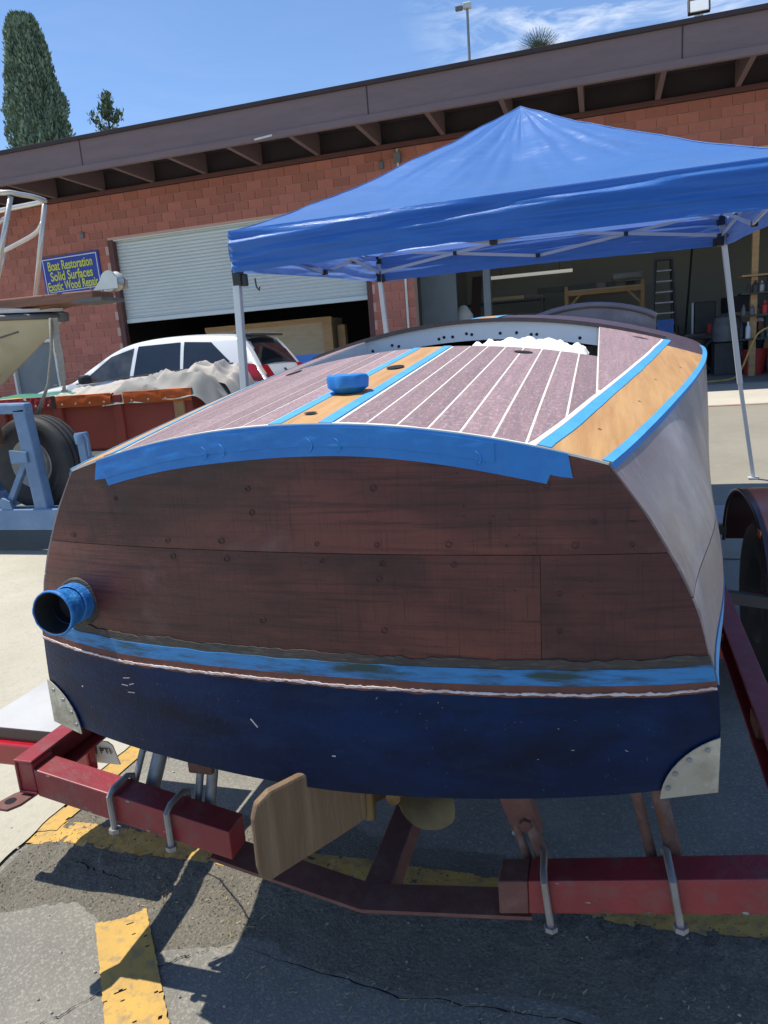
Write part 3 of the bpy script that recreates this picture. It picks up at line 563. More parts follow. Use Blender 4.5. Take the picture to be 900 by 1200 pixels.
# step ladder
T = Thing('step_ladder', 'tall folding step ladder with pale treads leaning by the timber rack', 'ladder', (1.65, 21.3, FZ))
for s_ in (-1, 1):
    T.part('rail', MB().beam((1.62+s_*.36, 21.2, FZ), (1.60+s_*.20, 21.75, 3.35), .06, .09), 'tool_dark'); T.part('rear_rail', MB().beam((1.62+s_*.30, 22.3, FZ), (1.60+s_*.18, 21.8, 3.32), .04, .05), 'tool_dark')
for k in range(10):
    t = (k+1)/11; z = FZ+t*3.05; T.part('tread', MB().box((1.61, 21.2+.55*t-.02, z), (2*(.36-.16*t)-.06, .12, .035)), 'galv')
T.part('top_cap', MB().box((1.60, 21.76, 3.38), (.46, .24, .06)), 'tool_dark')
single('blue_rag', MB().grid(lambda u, v: (1.42+.42*u, 21.28+.02*N3(u*4, v*4, 0), 1.35+.45*v+.03*N3(u*5, 0, 1)), 8, 8), 'blue_board', 'blue cloth hung over the ladder treads', 'cloth', (1.6, 21.3, 1.35), smooth='all', solid=.01)
single('leaning_pole', MB().tube([(2.15, 22.2, FZ), (2.6, 24.4, 3.9)], .03), 'tool_dark', 'thin dark pole leaning on the beige wall right of the ladder', 'pole', (2.15, 22.2, FZ))
# work bench
T = Thing('work_bench', 'dark work bench cluttered with boxes along the bay wall', 'bench', (3.2, 22.6, FZ))
T.part('top', MB().span((2.2, 22.2, 1.28), (4.3, 23.2, 1.36)), 'dark_wood')
for x in (2.28, 4.22):
    for y in (22.28, 23.12): T.part('leg', MB().span((x-.05, y-.05, FZ), (x+.05, y+.05, 1.28)), 'tool_dark')
T.part('shelf', MB().span((2.25, 22.3, .62), (4.25, 23.1, .66)), 'dark_wood')
def crate(name, mat, label, cat, c, d, rz=0, **k):
    return single(name, MB().box((c[0], c[1], c[2]+d[2]/2), d, Matrix.Rotation(R(rz), 3, 'Z')), mat, label, cat, c, bevel=min(d)*.06, **k)
crate('black_case', 'tool_dark', 'upright black case with a pale edge on the work bench', 'case', (2.75, 22.7, 1.36), (.55, .4, .85))
single('white_edge_board', MB().span((2.40, 22.42, 1.36), (2.45, 22.46, 2.2)), 'sign_white', 'narrow white strip standing against the black case', 'strip', (2.42, 22.44, 1.36))
crate('cardboard_box', 'cardboard', 'brown cardboard box on the work bench', 'box', (3.6, 22.7, 1.36), (.75, .5, .5), 8)
crate('dark_bundle', 'tool_dark', 'black soft bundle lying on the cardboard box', 'bundle', (3.6, 22.75, 1.86), (.7, .5, .42), 14)
crate('yellow_box', 'yellow_vinyl', 'small yellow box at the front edge of the work bench', 'box', (3.28, 22.36, 1.36), (.26, .2, .16))
crate('red_can', 'tub_red', 'small red can on the work bench beside the yellow box', 'can', (2.85, 22.36, 1.36), (.12, .12, .24))
mb = MB(); mb.lathe([(.005, 0), (.33, 0), (.36, .5), (.34, .9), (.3, .92), (.28, .85), (.01, .84)], (2.5, 21.7, FZ), (0, 0, 1), 20)
single('black_bin', mb, 'tool_dark', 'round black bin in front of the work bench', 'bin', (2.5, 21.7, FZ), smooth=True)
mb = MB()
for k in range(4): mb.tube([(3.0+.42*math.cos(a)*(1-.06*k), 21.25+.05*k, FZ+.48+.45*math.sin(a)*(1-.06*k)) for a in [2*math.pi*i/24 for i in range(25)]], .05, 8)
single('hose_coil', mb, 'tool_dark', 'thick dark hose coiled upright below the work bench', 'hose', (3.0, 21.25, FZ), smooth='all')
mb = MB(); mb.grid(lambda u, v: (3.35+.5*u+.1*v, 21.6+.06*N3(u*6, v*2, 1), FZ+1.25*v+.0), 12, 10)
single('hanging_coat', mb, 'tarp_blue', 'dark blue coat draped in front of the work bench', 'coat', (3.6, 21.6, FZ), smooth='all', solid=.05)
for k in range(5): single('leaning_board', MB().beam((3.45+.2*k, 20.6, FZ), (3.75+.2*k, 21.2, 1.1+.1*(k % 3)), .14, .03), ('dark_wood', 'tool_dark', 'lumber', 'tool_dark', 'dark_wood')[k], 'board leaning on the floor under the dark blue coat', 'board', (3.45+.2*k, 20.6, FZ), group='boards leaning by the work bench')
CL = [('storage_bin', 'tool_grey', 'lidded grey storage bin', 'bin', (-3.2, 24.6), (.7, .5, .6)), ('storage_bin', 'tarp_blue', 'navy storage bin', 'bin', (-2.4, 24.7), (.6, .5, .9)), ('carton', 'cardboard', 'tall brown carton', 'box', (-1.7, 24.8), (.5, .5, 1.5)), ('machine_cabinet', 'tool_grey', 'grey machine cabinet with flat top', 'cabinet', (-1.35, 23.6), (.55, .6, 1.75)), ('carton', 'cardboard', 'small open carton', 'box', (-1.35, 23.6), (.4, .4, .38)), ('dark_cabinet', 'tool_dark', 'tall black cabinet', 'cabinet', (5.4, 24.6), (1.0, .6, 2.2)), ('rolled_mat', 'tarp_grey', 'upright rolled grey mat', 'roll', (4.75, 24.2), (.3, .3, 1.9)), ('speaker_box', 'tool_dark', 'square black box', 'box', (1.95, 24.9), (.6, .5, 1.35)), ('paint_tin', 'galv', 'stacked metal tin', 'tin', (2.05, 24.5), (.26, .26, .5)), ('sawhorse_top', 'lumber', 'short timber baulk', 'timber', (-.2, 22.2), (1.2, .2, .55)), ('orange_case', 'orange_vinyl', 'small orange tool case', 'case', (4.05, 22.5), (.3, .2, .2)), ('foam_block', 'white_cloth', 'white foam block', 'block', (4.1, 22.9), (.35, .3, .3))]
where = ['beside the dark lumber rack', 'against the beige wall near the steel post', 'next to the navy storage bin', 'left of the timber rack', 'sitting on the grey machine cabinet', 'in the far corner past the work bench', 'leaning by the tall black cabinet', 'behind the step ladder', 'standing behind the step ladder by the square box', 'lying on the floor before the timber rack', 'on the end of the work bench', 'at the back end of the work bench']
for k, (nm, mt, lb, ct, (x, y), d) in enumerate(CL): crate(nm, mt, lb+' '+where[k], ct, (x, y, 2.052 if k == 4 else 1.36 if k > 9 else FZ), d, random.uniform(-12, 12))
# right: tool shelf
T = Thing('tool_shelf', 'timber shelf crowded with bottles and tools at the right of the open bay', 'shelf', (4.1, 19.4, FZ))
for x in (3.42, 5.2): T.part('post', MB().span((x-.07, 19.35, FZ), (x+.07, 19.5, 3.9 if x < 4 else 3.0)), 'lumber')
SHZ = (1.18, 1.72, 2.22, 2.62)
for z in SHZ: T.part('shelf_board', MB().span((3.12, 19.2, z-.04), (5.25, 19.75, z)), 'tool_dark' if z < 2.6 else 'lumber')
for k in range(44):
    z = SHZ[k % 3]; x = 3.18+.047*k+random.uniform(-.02, .02); hh = random.uniform(.2, .42); r = random.uniform(.04, .08)
    mb = MB(); mb.lathe([(.002, 0), (r, 0), (r, hh*.65), (r*.45, hh*.8), (r*.45, hh), (.002, hh)], (x, 19.28+random.uniform(0, .2), z), (0, 0, 1), 10)
    mt = ('tool_dark', 'tool_grey', 'tool_dark', 'sign_white', 'tool_grey', 'tool_dark', 'blue_board', 'tool_dark', 'galv', 'tool_dark', 'tub_red')[k % 11]
    w_ = {'tool_dark': 'black', 'tool_grey': 'grey', 'sign_white': 'white', 'blue_board': 'blue', 'tub_red': 'red', 'galv': 'metal'}[mt]
    single('bottle', mb, mt, 'small %s bottle standing on the timber tool shelf' % w_, 'bottle', (x, 19.3, z), smooth=True, group='bottles on the tool shelf, %s' % w_)
crate('tool_chest', 'tool_grey', 'big grey tool chest beside the timber tool shelf', 'tool chest', (5.6, 20.4, FZ), (1.0, .6, .72))
mb = MB(); mb.lathe([(.002, 0), (.34, .03), (.36, .35), (.30, .62), (.16, .68), (.10, .72), (.002, .73)], (3.05, 20.6, 1.10), (0, 0, 1), 20)
single('shop_vacuum', mb, 'tool_grey', 'round grey shop vacuum on a trolley beside the tool shelf', 'vacuum', (3.05, 20.6, 1.1), smooth=True)
single('vacuum_trolley', MB().span((2.72, 20.3, FZ), (3.38, 20.9, 1.10)), 'tool_dark', 'black trolley under the round grey vacuum', 'trolley', (3.05, 20.6, FZ), bevel=.02)
mb = MB(); mb.lathe([(.002, 0), (.235, 0), (.285, .55), (.30, .56), (.30, .60), (.275, .60), (.225, .04), (.002, .04)], (3.62, 20.2, FZ), (0, 0, 1), 28)
T = Thing('red_tub', 'bright red plastic tub on the workshop floor beside the yellow hose', 'tub', (3.62, 20.2, FZ)); T.part('body', mb, 'tub_red', smooth=True)
T.part('bail_handle', MB().tube([(3.62+.30*math.cos(a), 20.2-.30*abs(math.sin(a))*.25-.02, FZ+.56-.22*abs(math.sin(a))) for a in [math.pi*i/10 for i in range(11)]], .008, 6), 'galv')
mb = MB(); v, f = text_mesh('///', .3, .003); mb.add([(3.56+p.x*.8, 19.93+.07*(1-p.y)-.02, FZ+.22+p.y) for p in v], f); T.part('label_print', mb, 'sign_white')
mb = MB(); mb.grid(lambda u, v: (3.86+.5*u, 19.85+.12*v+.04*N3(u*3, v*3, 0), FZ+.62*v*(.6+.4*math.sin(u*3))), 10, 8)
single('dark_bag', mb, 'tool_dark', 'slumped dark bag leaning beside the red tub', 'bag', (4.05, 19.9, FZ), smooth='all', solid=.12)
HP = [(4.4, 18.6, 1.35), (3.75, 18.6, 1.42), (3.40, 18.55, 1.30), (3.22, 18.5, .95), (3.05, 18.4, .55), (2.85, 18.2, .345), (2.4, 17.8, .325), (1.9, 17.7, .325), (1.2, 17.9, .325)]
hp = [tuple(smooth_interp([(i, p[a]) for i, p in enumerate(HP)], t*(len(HP)-1)/40) for a in range(3)) for t in range(41)]
single('yellow_hose', MB().tube(hp, .022, 8), 'hose_yellow', 'yellow hose hanging from the tool shelf and trailing over the workshop floor', 'hose', (4.0, 18.6, FZ), smooth='all')
single('hose_hanger', MB().span((4.0, 18.5, FZ), (4.12, 18.72, 1.33)), 'tool_grey', 'grey stand carrying the yellow hose', 'stand', (4.05, 18.6, FZ))

# ------------------------------------------------------------------ trees and pole behind the roof
def tree_leaves(n, fn, size, up=.35):
    mb = MB()
    for k in range(n):
        p, d = fn(); d = Vector(d); s_ = size*random.uniform(.6, 1.4)
        ax = (d+Vector((random.gauss(0, .5), random.gauss(0, .5), random.gauss(up, .5)))).normalized(); q = ax.orthogonal().normalized(); q.rotate(Matrix.Rotation(random.uniform(0, 6.28), 3, ax)); p = Vector(p)
        mb.add([p, p+ax*s_*.5+q*s_*.24, p+ax*s_*1.2, p+ax*s_*.5-q*s_*.24], [(0, 1, 2, 3)])
    return mb
CX, CY = -27.4, 34.0
T = Thing('cypress_tree', 'tall dense dark green cypress rising behind the workshop roof', 'tree', (CX, CY, .3))
T.part('trunk', MB().tube([(CX, CY, .2), (CX+.05, CY, 6), (CX, CY, 14), (CX, CY, 18.2)], [.4, .3, .15, .03], 10), 'bark', smooth='all')
CRN = [(1.0, .6), (3, 1.45), (8, 1.75), (12, 1.62), (15, 1.35), (17, 1.08), (18.3, .82), (18.9, .55), (19.2, .15)]
def crown(z, a): return .92*interp(CRN, z)*(1+.16*N3(math.cos(a)*1.7, math.sin(a)*1.7, z*.45)+.20*N3(math.cos(a)*3.4, math.sin(a)*3.4, z*.9)+.14*N3(math.cos(a)*7, math.sin(a)*7, z*1.6))
def cyp():
    z = 1+18*(random.random()**.8); a = random.uniform(0, 6.283); r = crown(z, a)*(.74+.32*random.random()**.6)
    return (CX+r*math.cos(a), CY+r*math.sin(a), z), (math.cos(a)*.45, math.sin(a)*.45, 1.0)
T.part('crown', tree_leaves(46000, cyp, .17, .6), 'leaf_cypress')
T.part('crown_core', MB().grid(lambda u, v: (CX+.82*crown(1+17.6*v, u*6.2832)*math.cos(u*6.2832), CY+.82*crown(1+17.6*v, u*6.2832)*math.sin(u*6.2832), 1+17.6*v), 24, 40), 'leaf_cypress', smooth='all')
tx, ty = -23.4, 34
T = Thing('small_tree', 'thin young tree with sparse sprigs showing above the roof beside the cypress', 'tree', (tx, ty, .3))
br = [[(tx, ty, .2), (tx+.1, ty, 8), (tx+.12, ty, 13.6), (tx+.2, ty, 14.7)]]
for k in range(10): z0 = 10.5+.35*k; a = k*2.4; br.append([(tx+.1, ty, z0), (tx+.1+.9*math.cos(a)*(1-.05*k), ty+.9*math.sin(a), z0+.7)])
mb = MB()
for b_ in br: mb.tube(b_, [.16, .1, .05, .02][:len(b_)] if len(b_) > 2 else [.035, .012], 6)
T.part('trunk', mb, 'bark', smooth='all')
def smt():
    b_ = random.choice(br[1:]+[br[0][2:]]*2); t = random.uniform(.3, 1.05); p = Vector(b_[0]).lerp(Vector(b_[1]), t)+Vector((random.gauss(0, .12), random.gauss(0, .12), random.gauss(0, .12))); return p, (0, 0, .6)
T.part('crown', tree_leaves(2200, smt, .17), 'leaf_light')
px_, py_ = -2.3, 33
T = Thing('palm_tree', 'fan palm crown just showing over the brown roof edge', 'palm tree', (px_, py_, .3))
T.part('trunk', MB().tube([(px_, py_, .2), (px_+.1, py_, 6), (px_, py_, 12.5)], [.28, .22, .2], 10), 'bark', smooth='all')
for k in range(34):
    a = k*2.399; e = R(-20+100*(k/34)); d = Vector((math.cos(a)*math.cos(e), math.sin(a)*math.cos(e), math.sin(e))); c0 = Vector((px_, py_, 12.6)); s1 = d.cross(Vector((0, 0, 1))).normalized(); mb = MB(); e0 = c0+d*.35
    for j in range(-6, 7):
        q = (d*math.cos(j*.2)+s1*math.sin(j*.2)).normalized(); w = s1*.014
        mb.add([e0-w, e0+w, e0+q*.75+Vector((0, 0, -.05))+w*.4, e0+q*.75+Vector((0, 0, -.05))-w*.4], [(0, 1, 2, 3)])
    mb.tube([c0, e0], .015, 5); T.part('frond', mb, 'leaf_palm')
T = Thing('lamp_pole', 'thin grey pole with a small camera head far behind the roof', 'pole', (-5.1, 33, .3))
T.part('shaft', MB().tube([(-5.1, 33, .25), (-5.1, 33, 14.9)], [.10, .05], 10), 'galv', smooth=True)
T.part('head', MB().box((-5.1, 33, 14.95), (.34, .24, .22)), 'gel_white', bevel=.03)
T.part('side_camera', MB().box((-5.42, 32.9, 14.88), (.3, .16, .18)), 'tool_grey', bevel=.03)

# ------------------------------------------------------------------ white SUV
CXX, CYY = -7.25, 11.2; CG = gz(11.2)+.012
T = Thing('parked_car', 'white sport utility car parked across the half-open roller door', 'car', (CXX, CYY, CG))
TOP = [(-2.36, .62), (-2.30, .80), (-2.1, .95), (-1.7, 1.04), (-1.25, 1.10), (-.85, 1.33), (-.45, 1.55), (-.1, 1.66), (.4, 1.705), (1.0, 1.70), (1.5, 1.66), (1.86, 1.60), (2.0, 1.44), (2.14, 1.22), (2.24, 1.05), (2.34, .88), (2.38, .62)]
def ctop(x): return smooth_interp(TOP, x)
def plan(x): return 1-.16*abs(max(0, -x-1.2)/1.16)**2.2-.10*(max(0, x-1.4)/.98)**2.2
def side_y(x, z):
    b_ = interp([(.2, .80), (.32, .90), (.55, .945), (.80, .955), (1.0, .945), (1.08, .915), (1.2, .87), (1.5, .745), (1.66, .655), (1.72, .60)], z)
    return b_*plan(x)
def csec(x):
    t = ctop(x); zs = [.22, .30, .45, .62, .80, .95, 1.06, 1.2, 1.4, 1.55, 1.66]; out = []
    for z in zs: zz = min(z, t-.04); out.append((side_y(x, zz), zz))
    yb = out[-1][0]; out += [(yb*.93, t-.018), (yb*.75, t-.004), (yb*.4, t+.008), (0, t+.012)]
    return out
mb = MB(); st = [-2.36+4.74*i/64 for i in range(65)]; v = []
for x in st:
    s_ = csec(x); v += [(CXX+x, CYY-y, CG+z) for y, z in s_]+[(CXX+x, CYY+y, CG+z) for y, z in reversed(s_[:-1])]
n = len(v)//65; f = [(i*n+k, (i+1)*n+k, (i+1)*n+k+1, i*n+k+1) for i in range(64) for k in range(n-1)]
f += [(i*n+n-1, (i+1)*n+n-1, (i+1)*n, i*n) for i in range(64)]+[tuple(range(n)), tuple(reversed(range(64*n, 65*n)))]
mb.add(v, f); body = T.part('body', mb, 'car_white', smooth='all')
def cside(poly, s_, off=.008, sub=6):
    """polygon quad (x,z)x4 laid on the car's side"""
    (a, b_, c_, d_) = poly
    def fn(u, w):
        x = (a[0]*(1-u)+b_[0]*u)*(1-w)+(d_[0]*(1-u)+c_[0]*u)*w; z = (a[1]*(1-u)+b_[1]*u)*(1-w)+(d_[1]*(1-u)+c_[1]*u)*w
        z2 = min(z, ctop(x)-.05); return (CXX+x, CYY+s_*(side_y(x, z2)+off), CG+z2)
    return MB().grid(fn, sub*2, sub)
for s_ in (-1, 1):
    T.part('side_window', cside([(-1.02, 1.08), (-.10, 1.09), (-.06, 1.57), (-.48, 1.46)], s_), 'car_glass_clear', smooth='all')
    T.part('side_window', cside([(-.02, 1.09), (.84, 1.12), (.80, 1.60), (.02, 1.59)], s_), 'car_glass', smooth='all')
    T.part('side_window', cside([(.90, 1.13), (1.72, 1.24), (1.36, 1.56), (.87, 1.60)], s_), 'car_glass', smooth='all')
    T.part('window_trim', cside([(-1.12, 1.055), (1.78, 1.20), (1.78, 1.225), (-1.12, 1.075)], s_, .014), 'tool_dark')
    dr = T.part('door_line', cside([(.86, .45), (.875, .45), (.875, 1.1), (.86, 1.1)], s_, .004), 'tool_dark'); T.part('door_line', cside([(-.08, .45), (-.065, .45), (-.065, 1.08), (-.08, 1.08)], s_, .004), 'tool_dark')
    for hx in (-.28, .62): T.part('door_handle', MB().tube([(CXX+hx, CYY+s_*.955, CG+.93), (CXX+hx+.05, CYY+s_*.985, CG+.94), (CXX+hx+.2, CYY+s_*.985, CG+.94), (CXX+hx+.24, CYY+s_*.955, CG+.935)], .014, 8), 'car_white', smooth=True)
    T.part('mirror', MB().box((CXX-.86, CYY+s_*1.03, CG+1.13), (.15, .2, .15)), 'tool_dark', bevel=.045)
    T.part('tail_light', cside([(1.98, .94), (2.33, .90), (2.22, 1.16), (1.97, 1.20)], s_, .012, 5), 'lens_red', smooth='all')
    # tail light return on the tailgate
    mb = MB(); mb.grid(lambda u, w: (CXX+2.20+.15*(1-w)+.016, CYY+s_*(.80-.24*u)*1.0, CG+.90+.25*w), 4, 4); T.part('tail_light', mb, 'lens_red')
    for wx in (-1.45, 1.40):
        wheel(T, (CXX+wx, CYY+s_*.84, CG+.355), (0, s_, 0), .355, .24, 'rim_white', .64)
        T.part('wheel_arch', MB().lathe([(.41, .0), (.43, .02), (.36, .022)], (CXX+wx, CYY+s_*.945, CG+.36), (0, s_, 0), 30), 'tool_dark')
mb = MB(); mb.grid(lambda u, w: (CXX+1.90+.30*(1-w)+.018-.0*u, CYY+(u-.5)*1.24*(1-.1*w), CG+interp([(0, 1.13), (1, 1.57)], w)+.012), 10, 8)
mb = MB(); mb.grid(lambda u, w: (CXX+(1.90+.28*(1-w)), CYY+(u-.5)*(1.40-.30*w), CG+ctop(1.90+.28*(1-w))+.022-.03*(2*u-1)**2), 12, 8); T.part('rear_window', mb, 'car_glass', smooth='all')
mb = MB(); mb.grid(lambda u, w: (CXX+(-1.20+.95*w), CYY+(u-.5)*(1.46-.28*w), CG+ctop(-1.20+.95*w)+.016-.04*(2*u-1)**2), 12, 8); T.part('windscreen', mb, 'car_glass_clear', smooth='all')
T.part('spoiler', MB().box((CXX+1.86, CYY, CG+1.655), (.30, 1.22, .04), Matrix.Rotation(R(9), 3, 'Y')), 'tool_dark', bevel=.015)
def tailgate(x0, y0, y1, z0, z1, off):
    mb = MB(); mb.grid(lambda u, w: (CXX+interp([(t, x) for x, t in reversed(TOP[-5:])], z0+(z1-z0)*w)+off, CYY+y0+(y1-y0)*u, CG+z0+(z1-z0)*w), 2, 6); return mb
T.part('number_plate', tailgate(0, -.19, .19, .86, 1.0, .035), 'tool_dark'); T.part('plate_face', tailgate(0, -.15, .15, .88, .98, .04), 'sign_white')
T.part('badge', tailgate(0, -.05, .05, 1.03, 1.08, .03), 'tool_dark'); T.part('name_badge', tailgate(0, -.62, -.46, .80, .83, .05), 'tool_dark')
T.part('rear_bumper', MB().box((CXX+2.33, CYY, CG+.52), (.20, 1.70, .26)), 'car_white', bevel=.06); T.part('front_bumper', MB().box((CXX-2.28, CYY, CG+.48), (.2, 1.5, .28)), 'car_white', bevel=.06)

# ------------------------------------------------------------------ red utility trailer with snapped vinyl edging and tarps
TY, TZ0, TZ1 = 8.0, .55, 1.225; TX0, TX1 = -9.4, -4.86; TG = gz(8.4)
T = Thing('utility_trailer', 'dark red box trailer edged with orange and red vinyl strips', 'trailer', (-7, 8.6, TG))
T.part('floor', MB().span((TX0, TY+.02, TZ0-.06), (TX1, TY+1.5, TZ0)), 'trailer_side')
T.part('side_panel', MB().span((TX0, TY, TZ0), (TX1, TY+.03, TZ1)), 'trailer_side'); T.part('side_panel', MB().span((TX0, TY+1.48, TZ0), (TX1, TY+1.51, TZ1)), 'trailer_side')
T.part('end_panel', MB().span((TX1-.03, TY+.03, TZ0), (TX1, TY+1.48, TZ1-.05)), 'trailer_side'); T.part('end_panel', MB().span((TX0, TY+.03, TZ0), (TX0+.03, TY+1.48, TZ1)), 'trailer_side')
for k in range(6): x = -5.92-.92*k+(.0); T.part('stake_post', MB().span((x-.06, TY-.05, TZ0-.08), (x+.06, TY-.001, TZ1+.01)), 'trailer_side', bevel=.008)
T.part('wood_post', MB().span((-5.10, TY-.045, TZ0+.25), (-4.96, TY-.002, TZ1-.10)), 'lumber', bevel=.006)
T.part('lower_rail', MB().span((TX0, TY-.03, TZ0-.09), (TX1, TY+.0, TZ0-.03)), 'gel_white')
segs = [(-5.80, -4.82, 'orange_vinyl'), (-6.84, -5.98, 'orange_vinyl'), (-7.30, -6.90, 'red_vinyl'), (-7.86, -7.34, 'red_vinyl'), (-8.7, -7.98, 'red_vinyl')]
for x0, x1, mt in segs:
    fl = T.part('vinyl_strip', MB().grid(lambda u, w: (x0+(x1-x0)*u, TY-.062+.012*N3(u*9, w*3, x0)-.006*math.sin(w*3), TZ1+.035-.15*w+.006*N3(u*6, 0, x0)), 20, 5).grid(lambda u, w: (x0+(x1-x0)*u, TY-.062+.16*w, TZ1+.035+.006*N3(u*6, 0, x0)), 20, 2), mt, smooth='all')
    for k in range(4): T.part('snap', MB().lathe([(.016, 0), (.012, .010), (.001, .012)], (x0+(x1-x0)*(k+.5)/4, TY-.067, TZ1-.075), (0, -1, 0), 8), 'chrome', fl)
T.part('strap', MB().span((-6.90, TY-.075, TZ1-.12), (-6.84, TY-.055, TZ1+.045)), 'tool_dark')
for s_ in (0, 1): wheel(T, (-7.6, TY+.15+1.2*s_, TG+.33), (0, -1, 0), .33, .2, 'rim_dark')
T.part('axle', MB().tube([(-7.6, TY+.15, TG+.33), (-7.6, TY+1.35, TG+.33)], .035).box((-7.6, TY+.75, (TG+.33+TZ0)/2), (.3, 1.0, TZ0-TG-.33)), 'tool_dark')
T.part('jack_leg', MB().span((TX1-.3, TY+.6, TG+.0), (TX1-.2, TY+.7, TZ0-.05)), 'tool_dark'); T.part('marker_light', MB().box((TX1+.06, TY+.2, TZ1-.02), (.1, .12, .12)), 'lens_red', bevel=.02)
def tarp(name, mat, label, x0, x1, y0, y1, hz, amp, seed, fr=2.6, nu=70, nv=40):
    def fn(u, w):
        x = x0+(x1-x0)*u; y = y0+(y1-y0)*w
        wx, wy = .45*N3(x*1.1, y*1.1, seed+7), .45*N3(x*1.1, y*1.1, seed+9); xx, yy = x+wx, y+wy; rg = 1-abs(N3(xx*fr*.55+yy*.5, yy*fr*.75, seed))*2.4; rg2 = 1-abs(N3(xx*fr*1.1+3, (yy-xx*.6)*fr*1.4, seed+3))*2.2
        e = min(1, 7*min(u, 1-u, w, 1-w)+.15); z = hz(u, w)+amp*(rg*.72+rg2*.28+.10*N3(x*9, y*9, seed))*e
        return (x+.05*N3(y*4, x*3, seed), y+.05*N3(x*4, y*3, seed+1), z)
    return single(name, MB().grid(fn, nu, nv), mat, label, 'tarp', ((x0+x1)/2, (y0+y1)/2, 1.2), smooth='all', solid=.008)
tarp('beige_tarp', 'tarp_beige', 'pale beige canvas heaped in the red trailer in front of the car', -7.4, -5.6, 8.05, 9.2, lambda u, w: 1.10+.10*math.sin(math.pi*w)+.12*u, .14, 2.2, 2.4)
tarp('grey_tarp', 'tarp_grey', 'crumpled grey canvas tarp spilling over the end of the red trailer', -6.1, -4.12, 7.93, 9.3, lambda u, w: 1.14+.14*math.sin(math.pi*w)-.85*sstep(.66, .98, u)+.10*u-.06*(w < .05), .20, 8.1, 2.1)
tarp('crumpled_cover', 'tarp_beige', 'light crumpled cover bunched on top of the grey tarp', -5.75, -4.32, 8.35, 9.1, lambda u, w: 1.23+.10*math.sin(math.pi*w)+.06*math.sin(math.pi*u)-.5*sstep(.82, 1, u), .20, 4.4, 3.2)
tarp('green_tarp', 'tarp_green', 'flat green tarp lying in the red trailer beside the beige canvas', -8.3, -7.0, 8.15, 9.3, lambda u, w: 1.21+.07*math.sin(math.pi*w), .03, 5.5)
tarp('yellow_strip', 'yellow_vinyl', 'narrow yellow vinyl strip next to the green tarp', -8.4, -7.55, 8.06, 8.20, lambda u, w: 1.26, .01, 1.5, nu=20, nv=6)

# ------------------------------------------------------------------ blue boat trailer with the cream boat on it
GY = gz(5.0)
T = Thing('blue_trailer', 'weathered blue steel boat trailer carrying a cream boat', 'trailer', (-5.5, 5.6, GY))
T.part('side_rail', MB().span((-9.5, 4.93, .235), (-4.02, 5.08, .42)), 'blue_steel', bevel=.01); T.part('side_rail', MB().span((-9.5, 6.55, .235), (-4.02, 6.70, .42)), 'blue_steel', bevel=.01)
for x in (-4.12, -5.9, -8.9): T.part('cross_beam', MB().span((x-.08, 5.08, .24), (x+.08, 6.55, .40)), 'blue_steel', bevel=.01)
up_ = T.part('upright', MB().beam((-4.60, 5.0, .40), (-4.655, 5.0, 1.27), .13, .10, (0, 1, 0)), 'blue_steel', bevel=.012)
T.part('top_arm', MB().beam((-4.58, 5.0, 1.27), (-5.6, 5.0, 1.30), .10, .09), 'blue_steel', bevel=.02)
T.part('brace', MB().beam((-4.98, 4.99, .42), (-4.66, 4.99, .88), .05, .05), 'blue_steel', bevel=.006)
T.part('gusset', MB().prism([(0, 0), (.17, .0), (.17, .09), (0, .11)], (-4.80, 4.925, .82), (1, 0, 0), (0, 0, 1), (0, .02, 0)), 'blue_steel', up_)
T.part('lug', MB().prism([(0, 0), (.12, 0), (.10, .07), (.02, .10), (-.02, .06)], (-5.0, 4.93, .42), (1, 0, 0), (0, 0, 1), (0, .03, 0)), 'blue_steel')
up2 = T.part('upright', MB().beam((-4.07, 5.0, .40), (-4.10, 5.0, .98), .075, .075, (0, 1, 0)), 'blue_steel', bevel=.01)
T.part('cap', MB().lathe([(.001, .0), (.055, .0), (.06, .07), (.05, .09), (.001, .09)], (-4.105, 5.0, .955), (-.05, 0, 1), 14), 'blue_steel', up2, smooth=True)
T.part('handle', MB().tube([(-4.05, 4.97, 1.03), (-4.03, 4.97, .99), (-4.035, 4.97, .85)], .010, 6), 'blue_steel', up2)
wheel(T, (-4.78, 5.24, .785), (0, -1, 0), .41, .27, 'rim_white', .52)
T.part('wheel_carrier', MB().beam((-4.78, 5.42, .785), (-4.78, 5.42, .30), .08, .08, (0, 1, 0)).beam((-4.78, 5.30, .785), (-4.78, 5.42, .785), .06, .06).beam((-4.78, 5.42, .32), (-4.78, 5.05, .32), .06, .06), 'blue_steel')
T.part('bracket', MB().box((-5.02, 4.99, 1.08), (.16, .10, .22)), 'rust', bevel=.01)
for x in (-8.0, -6.9):
    for y in (4.6, 7.0): wheel(T, (x, y, gz(y)+.33), (0, -1 if y < 5 else 1, 0), .33, .22, 'rim_white')
    T.part('axle', MB().tube([(x, 4.6, .345), (x, 7.0, .345)], .035), 'blue_steel')
T.part('jack_leg', MB().span((-4.18, 5.75, gz(5.8)-.002), (-4.06, 5.87, .25)), 'blue_steel')
T.part('keel_pad', MB().span((-9.2, 5.55, .40), (-6.6, 5.75, .62)), 'blue_steel')
T.part('bow_post', MB().span((-5.98, 5.57, .40), (-5.84, 5.73, 1.06)), 'blue_steel')
